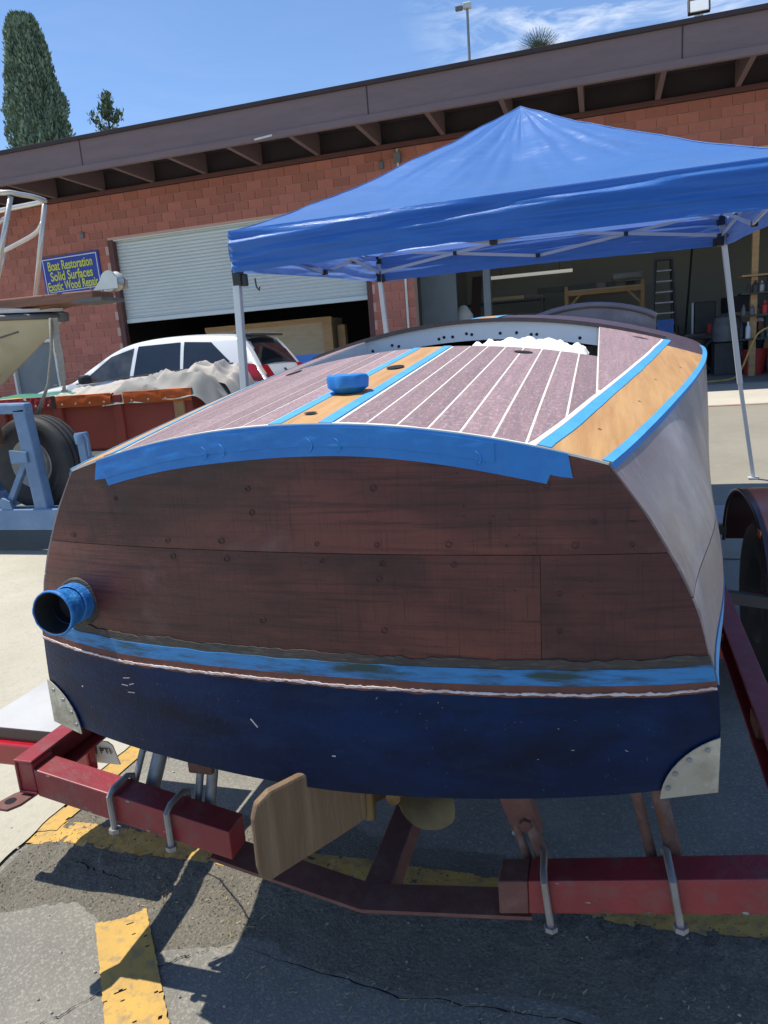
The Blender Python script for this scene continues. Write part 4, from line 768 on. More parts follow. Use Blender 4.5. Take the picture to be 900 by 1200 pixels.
# cream boat: hull stations run aft (-X) from the bow
HX, HYc = -4.62, 5.65
S = Thing('cream_boat', 'weathered cream fibreglass boat with a teak bowsprit resting on the blue trailer', 'boat', (-6.5, HYc, .62))
def hst(t):   # t metres aft of the bow tip: half width, sheer z, chine z, keel z
    hw = 1.15*(1-math.exp(-t*.75)); zs = 2.03+.02*t; zk = max(.62, 2.0-.62*t); return hw, zs, zk
ts = [0, .12, .3, .55, .85, 1.2, 1.6, 2.2, 3, 4, 5]
mb = MB(); v = []; 
for t in ts:
    hw, zs, zk = hst(t)
    for w in [i/10 for i in range(-10, 11)]:
        a = abs(w); y = hw*(a**.75)*(1 if w > 0 else -1); z = zk+(zs-zk)*(a**1.25); v.append((HX-t, HYc+y, z))
n = 21; f = [(i*n+k, i*n+k+1, (i+1)*n+k+1, (i+1)*n+k) for i in range(len(ts)-1) for k in range(n-1)]+[tuple(reversed(range((len(ts)-1)*n, len(ts)*n)))]
mb.add(v, f); S.part('hull', mb, 'gelcoat', smooth='all')
mb = MB(); mb.grid(lambda u, w: (HX-5*u+.0, HYc+(w-.5)*2*(hst(5*u)[0]), hst(5*u)[1]+.045+.10*(1-(2*w-1)**2)*min(1, 3*u)), 30, 8); S.part('deck', mb, 'gel_white', smooth='all', solid=.03)
for s_ in (-1, 1):
    S.part('rub_rail', MB().tube([(HX+.02-t, HYc+s_*(hst(t)[0]+.008), hst(t)[1]+.005) for t in [i*.25 for i in range(21)]], .026, 8), 'trim_dark', smooth='all')
    S.part('boot_line', MB().tube([(HX-t, HYc+s_*(hst(t)[0]*(.62**.75)+.004), hst(t)[2]+(hst(t)[1]-hst(t)[2])*(.62**1.25)) for t in [.35+i*.25 for i in range(19)]], .008, 6), 'trim_dark')
S.part('bow_cap', MB().lathe([(.001, -.05), (.05, -.04), (.055, .03), (.001, .05)], (HX-.01, HYc, 2.03), (0, 0, 1), 12), 'trim_dark', smooth=True)
sprit = S.part('bowsprit', MB().prism([(-8.2, -.30), (-5.7, -.26), (-4.45, -.17), (-4.17, -.15), (-4.17, .15), (-4.45, .17), (-5.7, .26), (-8.2, .30)], (0, HYc, 2.125), (1, 0, 0), (0, 1, 0), (0, 0, .085)), 'teak', bevel=.012)
S.part('bowsprit_foot', MB().prism([(-6.8, 2.06), (-5.15, 2.04), (-4.55, 2.124), (-6.8, 2.124)], (0, HYc-.12, 0), (1, 0, 0), (0, 0, 1), (0, .24, 0)), 'teak', sprit)
S.part('end_plate', MB().box((-4.230, HYc, 2.13), (.30, .32, .03)), 'trim_dark', sprit)
for s_ in (-.055, .055):
    S.part('roller_cheek', MB().prism([(0, 0), (.26, 0), (.26, .08), (.21, .135), (.13, .12), (.03, .02)], (-4.22, HYc+s_*1.25-.006, 2.21), (1, 0, 0), (0, 0, 1), (0, .012, 0)), 'chrome', sprit)
S.part('anchor_roller', MB().lathe([(.001, -.05), (.085, -.05), (.06, 0), (.085, .05), (.001, .05)], (-4.06, HYc, 2.28), (0, 1, 0), 18), 'chrome', sprit, smooth=True)
S.part('cleat', MB().tube([(-5.520, HYc-.12, 2.265), (-5.320, HYc-.12, 2.27)], .014, 8).tube([(-5.460, HYc-.12, 2.20), (-5.460, HYc-.12, 2.265)], .012).tube([(-5.380, HYc-.12, 2.20), (-5.380, HYc-.12, 2.265)], .012), 'chrome', smooth=True)
# pulpit rails
def rail(pts, r=.022): 
    P = [tuple(smooth_interp([(i, p[a]) for i, p in enumerate(pts)], t*(len(pts)-1)/24) for a in range(3)) for t in range(25)]
    return MB().tube(P, r, 10)
for s_ in (-1, 1):
    yy = HYc+s_*.26
    S.part('pulpit_leg', MB().tube([(-4.790, HYc+s_*.20, 3.03), (-5.130, yy, 2.2)], .022, 10), 'chrome', smooth='all'); S.part('pulpit_leg', MB().tube([(-5.410, yy+s_*.06, 2.74), (-5.720, yy+s_*.06, 2.2)], .020, 10), 'chrome', smooth='all')
    S.part('pulpit_rail', rail([(-4.850, HYc+s_*.2, 2.87), (-5.020, yy, 2.80), (-5.470, yy+s_*.06, 2.70), (-6.370, yy+s_*.3, 2.55), (-7.670, yy+s_*.5, 2.5)], .020), 'chrome', smooth='all')
S.part('pulpit_rail', rail([(-7.170, HYc-.5, 3.02), (-5.570, HYc-.32, 3.06), (-4.870, HYc-.24, 3.06), (-4.750, HYc-.12, 3.05), (-4.730, HYc, 3.05), (-4.750, HYc+.12, 3.05), (-4.870, HYc+.24, 3.06), (-5.570, HYc+.32, 3.06), (-7.170, HYc+.5, 3.02)], .022), 'chrome', smooth='all')
single('frayed_strap', MB().grid(lambda u, w: (-4.53+.07*u-.02*w+.012*N3(w*6, u*3, 2), 5.38+.01*N3(w*9, 2, 0), 2.00-.63*w), 4, 30, keep=lambda u, w: w < .85 or N3(u*9, w*3, 1) > -.2), 'rope', 'frayed pale strap dangling from the bow of the cream boat', 'strap', (-4.5, 5.4, 1.4), solid=.006)
single('mooring_rope', MB().tube([(-4.52, 5.36, 2.0), (-4.57, 5.37, 1.75), (-4.66, 5.36, 1.45), (-4.83, 5.34, 1.17)], [.014, .012, .012, .02], 8), 'rope', 'thin worn rope hanging slantwise from the bow of the cream boat', 'rope', (-4.7, 5.36, 1.2), smooth='all')

# ------------------------------------------------------------------ pop-up canopy tent
A0, A1, E0, E1 = -2.04, 1.00, 4.02, 7.05
TCX, TCY = (A0+A1)/2, (E0+E1)/2
T = Thing('canopy_tent', 'blue pop-up canopy on white folding legs standing over the boat', 'canopy tent', (TCX, TCY, gz(5.5)))
def tilt(y): return .05*(y-E0)
def ctz(u, v):   # u,v in -1..1
    r = max(abs(u), abs(v)); hip = min(abs(u), abs(v))/max(r, 1e-4)
    h = .74*(1-r)**1.22*(1+.02)-.055*math.sin(math.pi*min(1, r))*(1-hip)**1.3*1.0
    return h
def cpt(a, b):
    u = 2*a-1; v = 2*b-1; x = TCX+u*1.535; y = TCY+v*1.53
    wr = .012*N3(x*1.6, y*4, 1)+.005*N3(x*4+y*2, y*7, 2)+.003*N3(x*3, y*11+x*2, 6)
    return (x, y, 2.245+tilt(y)+ctz(u, v)+wr*min(1, 3*(1-max(abs(u), abs(v)))+.3))
crn = [(0, 0), (1, 0), (1, 1), (0, 1)]; top_ = MB()
for i in range(4):
    (a0_, b0_), (a1_, b1_) = crn[i], crn[(i+1) % 4]
    def pan(t, r, a0_=a0_, b0_=b0_, a1_=a1_, b1_=b1_, i=i):
        ea, eb = a0_+(a1_-a0_)*t, b0_+(b1_-b0_)*t; x, y, z = cpt(.5+(ea-.5)*r, .5+(eb-.5)*r)
        k_ = min(1, 6*t, 6*(1-t))*r*(1.02-r); return (x, y, z+k_*(.070*N3(t*8, r*1.3, i*5)+.050*N3(t*22, r*2.0, i*7)+.03*(.5-abs(N3(t*13+2, r*2.4, i*3)))))
    top_.grid(pan, 90, 60)
can = T.part('canopy', top_, 'canopy', smooth='all')
for i in range(4): T.part('hip_seam', MB().tube([(lambda p: (p[0], p[1], p[2]+.001))(cpt(.5+(crn[i][0]-.5)*r/20, .5+(crn[i][1]-.5)*r/20)) for r in range(21)], .004, 5), 'canopy', can, smooth='all')
def val(p0, p1, nrm, sd):
    def fn(u, w):
        x = p0[0]+(p1[0]-p0[0])*u; y = p0[1]+(p1[1]-p0[1])*u; sag = .028*math.sin(math.pi*u)
        b_ = (.034*N3(u*2.0, w*4.2+u*1.6, sd)+.020*N3(u*3.6+4, w*8.5-u*2.2, sd+2)+.008*N3(u*14, w*12, sd+4))*min(1, w*5)
        return (x+nrm[0]*(.005+b_), y+nrm[1]*(.005+b_), 2.245+tilt(y)+.006-(.232-sag*.4)*w+.0*u)
    return MB().grid(fn, 110, 22)
c4 = [(A0-.015, E0-.01), (A1+.015, E0-.01), (A1+.015, E1+.01), (A0-.015, E1+.01)]
for i, nr in enumerate(((0, -1), (1, 0), (0, 1), (-1, 0))): T.part('valance', val(c4[i], c4[(i+1) % 4], nr, i*3.1), 'canopy', can, smooth='all')
feet = {(0, 0): (A0-.10, E0-.0), (1, 0): (A1+.1, E0+.0), (0, 1): (A0+.1, E1), (1, 1): (1.33, 7.28)}
tops = {}
for (i, j), ft in feet.items():
    tx_, ty_ = (A0-.012, A1-.035)[i], (E0+.04, E1-.04)[j]; zt = 1.985+tilt(ty_)+(.07 if j else 0); gf = gz(ft[1])+.008; tops[(i, j)] = (tx_, ty_, zt)
    m_ = .42; mid = [a+(b_-a)*m_ for a, b_ in zip((ft[0], ft[1], gf), (tx_, ty_, zt))]
    lg = T.part('leg', MB().beam((tx_, ty_, zt+.2), mid, .042, .042, (0, 1, 0)), 'canopy_frame', bevel=.004)
    T.part('lower_leg', MB().beam(mid, (ft[0], ft[1], gf+.01), .032, .032, (0, 1, 0)), 'canopy_frame', lg); T.part('foot', MB().box((ft[0], ft[1], gf+.006), (.09, .09, .012)), 'canopy_frame', lg)
    T.part('corner_bracket', MB().box((tx_, ty_, zt+.01), (.055, .055, .10)).box((tx_+(.04 if i == 0 else -.04), ty_+(.0), zt-.01), (.035, .03, .07)), 'black_plastic', lg, bevel=.006)
    if j or not i: T.part('top_bracket', MB().box((tx_, ty_, zt+.16), (.06, .06, .07)), 'black_plastic', lg, bevel=.006)
T.part('hook', MB().tube([(A0+.10, E0+.03, 1.98), (A0+.105, E0+.03, 1.93), (A0+.12, E0+.03, 1.91), (A0+.125, E0+.03, 1.93)], .005, 6), 'black_plastic')
def scissor(p, q):
    p = Vector(p)+Vector((0, 0, .045)); q = Vector(q)+Vector((0, 0, .045)); nb = 2
    for k in range(nb):
        a = p.lerp(q, k/nb); b_ = p.lerp(q, (k+1)/nb); up1, up2_ = Vector((0, 0, .20)), Vector((0, 0, .0)); sd = (q-p).normalized().cross(Vector((0, 0, 1)))*.012
        T.part('truss_bar', MB().beam(a+(up1 if k % 2 else up2_)+sd, b_+(up2_ if k % 2 else up1)+sd, .012, .026), 'canopy_frame')
        T.part('truss_bar', MB().beam(a+(up2_ if k % 2 else up1)-sd, b_+(up1 if k % 2 else up2_)-sd, .012, .026), 'canopy_frame')
        T.part('truss_joint', MB().box(a.lerp(b_, .5)+Vector((0, 0, .10)), (.035, .05, .035)), 'black_plastic', bevel=.006)
        if k < nb-1: T.part('truss_joint', MB().box(b_+Vector((0, 0, 0 if k % 2 else .0)), (.04, .04, .04)), 'black_plastic', bevel=.006)
for a, b_ in (((0, 0), (1, 0)), ((0, 1), (1, 1)), ((0, 0), (0, 1)), ((1, 0), (1, 1))): scissor(tops[a], tops[b_])
pk = Vector((TCX, TCY, 2.60))
for k in tops: a = Vector(tops[k])+Vector((0, 0, .18)); T.part('roof_bar', MB().beam(a, a.lerp(pk, .52)+Vector((0, 0, -.02)), .016, .026), 'canopy_frame'); T.part('roof_bar', MB().beam(a.lerp(pk, .5)+Vector((0, 0, -.02)), pk, .016, .026), 'canopy_frame')
T.part('peak_pole', MB().tube([(TCX, TCY, 2.45), (TCX, TCY, 2.97)], .02, 10), 'canopy_frame')

# ------------------------------------------------------------------ the runabout
XM, YT = -.69, 1.62
BO = Vector((XM, YT, .42))
BT = Thing('wooden_runabout', 'stripped mahogany runabout seen stern first, masked with blue tape, navy below', 'boat', BO, rot=(0, R(.9), 0), unit=.73, lift=.405)
PT = [(.935, .475), (.937, .60), (.928, .71), (.909, .79), (.88, .90), (.836, 1.0), (.77, 1.12), (.685, 1.245)]
PX = [(z, x) for x, z in PT]
def ty_of(x): return 1.560+.070*(x/.93)**2+.030*(abs(x)/.93)**6          # the transom is bowed in plan
def xs(z): return smooth_interp(PX, z)
def zt(x): return 1.352-.107*(x/.685)**2
def zb(x): return .398+.077*(abs(x)/.935)**1.6
def bp(x, y, z): return (XM+x, y, z)
def band(z0, z1, off=0, u0=-1, u1=1, nu=64, nv=10, top=False, bottom=False, rag0=None, rag1=None, xa=None, xb=None):
    """piece of the transom between heights z0 and z1 (fractions run sheer to sheer)"""
    def fn(a, w):
        u = u0+(u1-u0)*a; s0 = PT[0][1] if bottom else z0; s1 = 1.245 if top else z1
        zs_ = s0+(s1-s0)*w; hw = xs(zs_); x = u*hw
        if xa is not None: x = xa+(hw-xa)*a
        if xb is not None: x = -hw+(xb+hw)*a
        lo = zb(u*.935) if bottom else z0+(rag0(x) if rag0 else 0); hi = zt(u*.685) if top else z1+(rag1(x) if rag1 else 0)
        return bp(x, ty_of(x)-off, lo+(hi-lo)*w)
    return MB().grid(fn, nu, nv)
def wlz(x): return .010*(x/.9)**2+.018*max(0, (-x-.6)/.3)
core = BT.part('transom', band(.475, 1.245, -.010, top=True, bottom=True, nv=20), 'void_black', smooth='all')
GAP = .0008
BT.part('transom_plank', band(1.041+GAP, 1.245, 0, top=True, nv=16), 'mahog', core, smooth='all', solid=.008)
BT.part('transom_plank', band(.70, 1.041-GAP, 0, -1, 1, nv=12, xb=.5435), 'mahog', core, smooth='all', solid=.008)
BT.part('transom_plank', band(.70, 1.041-GAP, 0, -1, 1, 30, 12, xa=.5445), 'mahog', core, smooth='all', solid=.008)
nav = BT.part('bottom_paint', band(.475, .705, .003, bottom=True, rag1=lambda x: wlz(x)-.004+.005*N3(x*8, 0, 3), nu=160, nv=12), 'navy', core, smooth='all', solid=.010)
BT.part('bare_strip', band(.693, .722, .0055, nu=220, nv=3, rag0=lambda x: wlz(x)+.007*N3(x*6, 0, 1)+.004*N3(x*22, 0, 5), rag1=wlz), 'primer_red', nav, smooth='all', solid=.003)
BT.part('filler_line', band(.699, .7045, .0085, nu=420, nv=2, rag0=lambda x: wlz(x)+.006*N3(x*6, 0, 1)+.003*N3(x*30, 0, 5)+.0025*N3(x*80, 0, 5), rag1=lambda x: wlz(x)+.006*N3(x*6, 0, 1)+.0025*N3(x*30, 1, 7)+.003*N3(x*90, 1, 7)), 'primer_white', nav, smooth='all', solid=.003)
BT.part('waterline_tape', band(.719, .762, .0050, -.93, 1, nu=200, nv=4, rag0=wlz, rag1=lambda x: wlz(x)+.004*N3(x*14, 0, 8)), 'boot_tape', nav, smooth='all', solid=.002)
BT.part('grime_band', band(.757, .785, .0032, -.93, 1, nu=240, nv=3, rag0=wlz, rag1=lambda x: wlz(x)+.008*N3(x*10, 0, 2)+.006*N3(x*40, 0, 2)), 'grime', nav, smooth='all', solid=.002)
# masking tape along the top edge
def ttape(a, w): x = -.595+1.2*a; z1_ = zt(x)-.001; z0_ = z1_-.074+.004*N3(x*3, 0, 0)+(.022 if a > .965 or a < .02 else 0); return bp(x-(.012*(1-w) if a < .01 else 0)+(.010*(1-w) if a > .99 else 0), ty_of(x)-.0035-.0012*N3(x*14, w*3, 0), z0_+(z1_-z0_)*w)
BT.part('masking_tape', MB().grid(ttape, 160, 8), 'tape', core, smooth='all', solid=.002)
BT.part('tape_overlap', MB().grid(lambda a, w: (lambda x: bp(x, ty_of(x)-.0062-.0015*N3(x*16, w*3, 4), zt(x)-.052+.006*N3(x*2.5, 0, 3)+.044*w))(-.57+1.02*a), 140, 6), 'tape', core, smooth='all', solid=.0015)
for xw_ in (-.26, -.21, .02, .09, .41):
    BT.part('tape_wrinkle', MB().tube([bp(xw_+.03*t-.02*t*t, ty_of(xw_)-.0066, zt(xw_)-.066+.022*t) for t in (0, .4, .8, 1.2, 1.6)], [.0004, .0016, .0018, .0012, .0004], 5), 'tape', core, smooth='all')
# plugs over the screws
plug = MB(); plug.lathe([(.0115, 0), (.0115, .0010), (.0092, .0011), (.0088, .0003)], (0, 0, 0), (0, -1, 0), 14)
pme = bpy.data.meshes.new('plug'); pme.from_pydata(plug.v, [], plug.f); pme.materials.append(M['bung'])
def add_plug(x, z):
    o = bpy.data.objects.new('plug', pme); COL.objects.link(o); o.parent = core; o.location = BT.w(bp(x, ty_of(x)-.0008, z))-BT.loc; s_ = random.uniform(.36, .54); o.scale = (s_, 1, s_); o.rotation_euler = (0, random.uniform(0, 6), 0)
for x in (-.72, -.40, -.24, .02, .17, .34, .62, .74):
    add_plug(x, 1.066+random.uniform(-.004, .004)); 
    if x not in (-.72, .45, .62, .74): add_plug(x+.01, 1.018+random.uniform(-.004, .004))
for x, z in ((-.15, 1.20), (-.145, 1.14), (.17, 1.20), (.17, .98), (.175, .85), (.56, 1.20), (-.74, .93), (-.55, 1.17), (.585, .95), (.585, .86), (-.145, .86), (.66, 1.115)): add_plug(x, z)
# stations along the hull
WD = [(1.60, .690), (1.75, .730), (1.94, .776), (2.40, .880), (3.1, 1.026), (3.8, 1.145), (4.4, 1.205), (5.0, 1.19), (6, 1.01), (7, .67), (7.8, .30), (8.25, .05)]
WC = [(1.60, .935), (2.4, .985), (3.2, 1.01), (4.5, 1.0), (6, .78), (7.2, .40), (8.2, .03)]
ZC = [(1.60, .475), (4.0, .60), (6, .74), (8.25, .98)]
ZE = [(1.60, 1.244), (2.5, 1.300), (4.3, 1.412), (6, 1.53), (8.25, 1.60)]
ZCN = [(1.56, 1.352), (4.3, 1.64), (6, 1.70), (8.25, 1.66)]
def wd(y): return smooth_interp(WD, y)
def hullpt(t, y, s_, out=0):
    """t 0 at chine .. 1 at the sheer"""
    i = t*(len(PT)-1); ph = interp([(k, (.935-p[0])/.25) for k, p in enumerate(PT)], i); ze_ = interp([(k, (p[1]-.475)/.77) for k, p in enumerate(PT)], i)
    bl = sstep(1.6, 3.6, y); ph = ph*(1-bl)+t*bl
    wc = smooth_interp(WC, y); x = wc+(wd(y)-wc)*ph+.072*sstep(1.62, 2.3, y)*math.sin(math.pi*t); z = smooth_interp(ZC, y)+(smooth_interp(ZE, y)-smooth_interp(ZC, y))*ze_
    return (XM+s_*(x+out), y, z)
def hy(w, t): # curved station spacing; the aft end follows the transom
    y0 = ty_of(interp([(k, p[0]) for k, p in enumerate(PT)], t*(len(PT)-1)))+.0015
    return y0+(8.25-y0)*w**1.5
def sheet_side(t0, t1, s_, out=0, nu=60, nv=8, w1=1.0):
    return MB().grid(lambda a, b_: hullpt(t0+(t1-t0)*b_, hy(a*w1, t0+(t1-t0)*b_), s_, out), nu, nv)
for s_ in (-1, 1):
    hs_ = BT.part('hull_side', sheet_side(0, 1, s_, -.008), 'void_black', smooth='all', solid=.004*s_)
    for t0, t1 in ((.30, .618), (.622, 1.0)): BT.part('hull_plank', sheet_side(t0, t1, s_, 0), 'hull_side', hs_, smooth='all', solid=.006*s_)
    BT.part('bottom_side_paint', sheet_side(0, .299, s_, .001), 'navy', hs_, smooth='all', solid=.006*s_)
    BT.part('waterline_tape', sheet_side(.30, .365, s_, .0035), 'tape_deck', hs_, smooth='all', solid=.002*s_)
    BT.part('sheer_tape', sheet_side(.986, 1.0, s_, .003, 80, 3, .62), 'tape', hs_, smooth='all', solid=.002*s_)
def keel(y): return interp([(1.5, .398), (5, .42), (6.5, .52), (7.6, .78), (8.25, 1.0)], y)
BT.part('bottom', MB().grid(lambda a, b_: (lambda y, s2: (XM+s2*smooth_interp(WC, y), y, keel(y)+(smooth_interp(ZC, y)-keel(y))*abs(s2)**1.6))(ty_of(.93*(2*a-1))+.006+(8.25-ty_of(.93*(2*a-1))-.006)*b_, 2*a-1), 20, 40), 'navy', smooth='all')
# deck surface
def dz(x, y): c_ = smooth_interp(ZCN, y) if y > 4.2 else 1.352+.1051*(y-1.56); e_ = smooth_interp(ZE, y); w = wd(y); return c_-(c_-e_)*(x/w)**2
CBW = [(1.5, .148), (2.2, .180), (3.0, .205), (3.7, .215), (4.3, .20)]
def inner(y): return wd(y)-interp(CBW, y)
HY0, HY1, HW = 3.02, 4.22, .66
def ye(x): return ty_of(x)+.001                       # aft edge of the deck
def dpt(x, y, o_=0): return bp(x, y, dz(x, y)+o_)
def dstrip(xa, xb, y1, o_, nu=4, nv=40, y0=None):
    """deck piece between x curves xa(y), xb(y)"""
    def fn(a, b_):
        yy = 1.57+(y1-1.57)*b_; x = xa(yy)+(xb(yy)-xa(yy))*a; y = (y0 if y0 else ye(x))*(1-b_)+y1*b_; x = xa(y)+(xb(y)-xa(y))*a
        return dpt(x, y, o_)
    return MB().grid(fn, nu, nv)
deck = BT.part('deck', dstrip(lambda y: -wd(y)+.004, lambda y: wd(y)-.004, HY0, .0008, 60, 30), 'caulk', smooth='all', solid=.012)
for s_ in (-1, 1): BT.part('side_deck', dstrip(lambda y: s_*HW, lambda y: s_*(wd(y)-.004), HY1+.02, .0008, 10, 20, y0=HY0), 'caulk', deck, smooth='all', solid=.012*s_)
BT.part('foredeck', dstrip(lambda y: -wd(y)+.004, lambda y: wd(y)-.004, 8.2, -.001, 40, 40, y0=HY1), 'dark_wood', deck, smooth='all', solid=.012)
# planks, clipped by the covering boards
PW, GP = .0715, .0062
K0 = .088
def plank(x0, x1, yend, ystart=None):
    xm = (x0+x1)/2; lim = .012
    def y_at(x):      # where the curved covering board lets this x begin
        y = ye(x)
        while inner(y)-lim < x and y < yend-.02: y += .01
        return y
    def fn(a, b_):
        x = x0+(x1-x0)*a; s0 = max(y_at(abs(x)), ystart or 0)+(.006 if ystart is None else 0); return (x, s0+(yend-s0)*b_)
    return fn
def put_plank(x0, x1, yend, s_, ystart=None):
    fn = plank(x0, x1, yend, ystart); mb = MB(); mb.grid(lambda a, b_: dpt(s_*fn(a, b_)[0], fn(a, b_)[1], .0016), 5, 34); BT.part('deck_plank', mb, 'plank_mauve', deck, smooth='all', solid=.004*s_)
for s_ in (-1, 1):
    k = 0
    while K0+k*PW < HW-.02:
        put_plank(K0+k*PW+GP/2, min(K0+(k+1)*PW, HW)-GP/2, HY0, s_); k += 1
    xa = lambda y: HW+GP/2; 
    # wide outer plank running forward beside the hatch
    ys0 = 2.0
    while inner(ys0)-.012 < HW+.01: ys0 += .01
    mb = MB(); mb.grid(lambda a, b_: (lambda y: dpt(s_*((HW+GP/2)+(max(inner(y)-.012-(HW+GP/2), .001))*a), y, .0016))(ys0+(HY1-ys0)*b_), 8, 40); BT.part('deck_plank', mb, 'plank_mauve', deck, smooth='all', solid=.004*s_)
    cb = BT.part('covering_board', dstrip(lambda y: s_*(inner(y)), lambda y: s_*(wd(y)+.004), HY1-.35, .002, 8, 50), 'blond', deck, smooth='all', solid=.006*s_)
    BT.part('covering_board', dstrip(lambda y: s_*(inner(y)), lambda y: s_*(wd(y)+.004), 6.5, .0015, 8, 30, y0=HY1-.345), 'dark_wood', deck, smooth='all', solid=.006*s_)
    BT.part('deck_tape', dstrip(lambda y: s_*(inner(y)+.003), lambda y: s_*(inner(y)+.034+.003*N3(y*4, 0, s_)), HY1-.05, .0042, 3, 60), 'tape_deck', deck, smooth='all', solid=.0015*s_)
    BT.part('deck_tape', dstrip(lambda y: s_*(wd(y)-.014+.002*N3(y*4, 3, s_)), lambda y: s_*(wd(y)+.006), HY1+.2, .0044, 3, 60), 'tape_deck', deck, smooth='all', solid=.0015*s_)
    BT.part('deck_tape', dstrip(lambda y: s_*.047, lambda y: s_*.080, HY0, .0042, 3, 40), 'tape_deck', deck, smooth='all', solid=.0015*s_)
king = BT.part('king_plank', dstrip(lambda y: -.06, lambda y: .06, HY0, .0025, 6, 40), 'blond', deck, smooth='all', solid=.006)
BT.part('king_plank', dstrip(lambda y: -.05, lambda y: .05, 6.4, .003, 4, 20, y0=HY1), 'blond', deck, smooth='all', solid=.004)
for s_ in (-1, 1): BT.part('deck_tape', dstrip(lambda y: s_*.05, lambda y: s_*.085, 5.0, .004, 3, 10, y0=HY1), 'tape_deck', deck, smooth='all')
def ddisc(name, x, y, rx, ry, mat, o_=.0065):
    BT.part(name, MB().add([dpt(x+rx*math.cos(a), y+ry*math.sin(a), o_) for a in [2*math.pi*i/20 for i in range(20)]], [tuple(range(20))]), mat, deck)
ddisc('drilled_hole', -.012, 1.665, .017, .014, 'void_black'); ddisc('drilled_hole', -.002, 2.43, .030, .045, 'void_black'); ddisc('drilled_hole', .385, 2.88, .036, .030, 'void_black', .005); ddisc('drilled_hole', -.56, 2.85, .03, .06, 'void_black', .005); ddisc('drilled_slot', .86, 3.95, .04, .015, 'void_black', .005)
for k in range(4): y = 1.85+.45*k; ddisc('bung', wd(y)-.085+.02*math.sin(k*9), y, .005, .006, 'teak', .003)
# aft edge strip of pale wood along the transom top
BT.part('edge_strip', MB().grid(lambda a, b_: (lambda x: bp(x, ty_of(x)-.001+.012*b_, zt(x)+.0022+.001*b_))(-.69+1.38*a), 60, 2), 'caulk', deck, smooth='all', solid=.004)
# filler cap wrapped in tape: eight-lobed
mb = MB(); cx_, cy_ = -.015, 1.965; c0 = dpt(cx_, cy_, .002); n = 40; v = []
def lob(a, r): return r*(1+.055*math.cos(8*a))
for r, h in ((.034, 0), (.040, .004), (.058, .016), (.060, .040), (.056, .049), (.048, .0515), (.020, .050), (.001, .050)):
    for k in range(n): a = 2*math.pi*k/n; rr = lob(a, r)*(1+.02*N3(math.cos(a)*3, math.sin(a)*3, h*60)); v.append((c0[0]+rr*math.cos(a), c0[1]+rr*math.sin(a), c0[2]+h+.0015*N3(a*3, h*90, 1)))
f = [(i*n+k, i*n+(k+1) % n, (i+1)*n+(k+1) % n, (i+1)*n+k) for i in range(7) for k in range(n)]
mb.add(v, f); BT.part('filler_cap', mb, 'tape', king, smooth=True)
# hatch opening: coaming and inside
def cw(y, zlo, zhi, x0, x1, off=0): return MB().grid(lambda a, b_: (lambda x: bp(x, y, dz(x, HY1)-zlo+(zlo-zhi)*b_))(x0+(x1-x0)*a), 40, 4)
co = BT.part('hatch_coaming', cw(HY1-.012, .105, .006, -.80, HW+.02), 'white_paint', smooth='all', solid=-.02)
BT.part('coaming_step', cw(HY1-.036, .046, .040, -.80, HW+.02), 'white_paint', co, solid=.014)
for x in (-.62, -.50, -.46, -.22, -.19, -.14, -.06, -.03, .13, .22, .30, .33, .56): BT.part('bolt_hole', MB().lathe([(.009, 0), (.001, .001)], bp(x, HY1-.042, dz(x, HY1)-.070+random.uniform(-.01, .01)), (0, -1, 0), 8), 'void_black', co)
BT.part('coaming_cap', MB().grid(lambda a, b_: (lambda x: bp(x, HY1-.06+.16*b_, dz(x, HY1)+.012))(-1.0+2.0*a), 40, 2), 'dark_wood', co, smooth='all', solid=.016)
for s_ in (-1, 1): BT.part('hatch_side', MB().grid(lambda a, b_: bp(s_*(HW-.004), HY0+(HY1-.03-HY0)*a, dz(HW, HY0+(HY1-HY0)*a)-.006-.30*b_), 20, 3), 'white_paint', smooth='all')
BT.part('inner_sole', MB().grid(lambda a, b_: bp(-.9+1.8*a, 1.75+2.7*b_, .80), 4, 4), 'dark_room')
BT.part('inner_bulkhead', MB().grid(lambda a, b_: bp(-.9+1.8*a, HY1+.05, .80+.66*b_), 4, 4), 'dark_room')
mb = MB(); mb.grid(lambda u, w: (XM-.02+.65*u, 3.14+.60*w, 1.400+.085*math.sin(math.pi*w)**.6*math.sin(math.pi*min(1, .08+u*.92))**.4+.06*(.5-abs(N3(u*6, w*5, 3)))+.03*N3(u*14, w*9, 1)), 50, 30)
mb.v = [BT.w(p) for p in mb.v]
single('crumpled_sheet', mb, 'white_cloth', 'crumpled white plastic sheet stuffed into the boat hatch', 'sheet', (-.3, 2.5, 1.35), smooth='all', solid=.004)
single('sheet_support', MB().span(BT.w((XM-.08, 3.2, .82)), BT.w((XM+.6, 3.7, 1.36))), 'tool_dark', 'dark engine box below the white sheet inside the hatch', 'box', BT.w((XM+.2, 3.4, .82)), bevel=.02)
# forward cockpit cowl
mb = MB(); mb.grid(lambda u, w: bp(.10+.95*u, 5.75+.5*w, dz(.3, 5.75)-.065+.105*math.sin(math.pi*u)**.75*(1-.25*w)), 30, 4); BT.part('cowl_panel', mb, 'dark_wood', smooth='all', solid=.02)
mb = MB(); mb.tube([bp(.10+.95*u, 5.74, dz(.3, 5.75)-.058+.11*math.sin(math.pi*u)**.75) for u in [i/24 for i in range(25)]], .022, 8); BT.part('cowl_rim', mb, 'hull_side', smooth='all')
BT.part('cowl_face', MB().grid(lambda u, w: bp(.10+.95*u, 5.742, dz(.10+.95*u, 5.74)-.02+w*(max(dz(.3, 5.75)-.058+.11*math.sin(math.pi*u)**.75-dz(.10+.95*u, 5.74)+.02, .002))), 30, 3), 'hull_side', smooth='all', solid=.01)
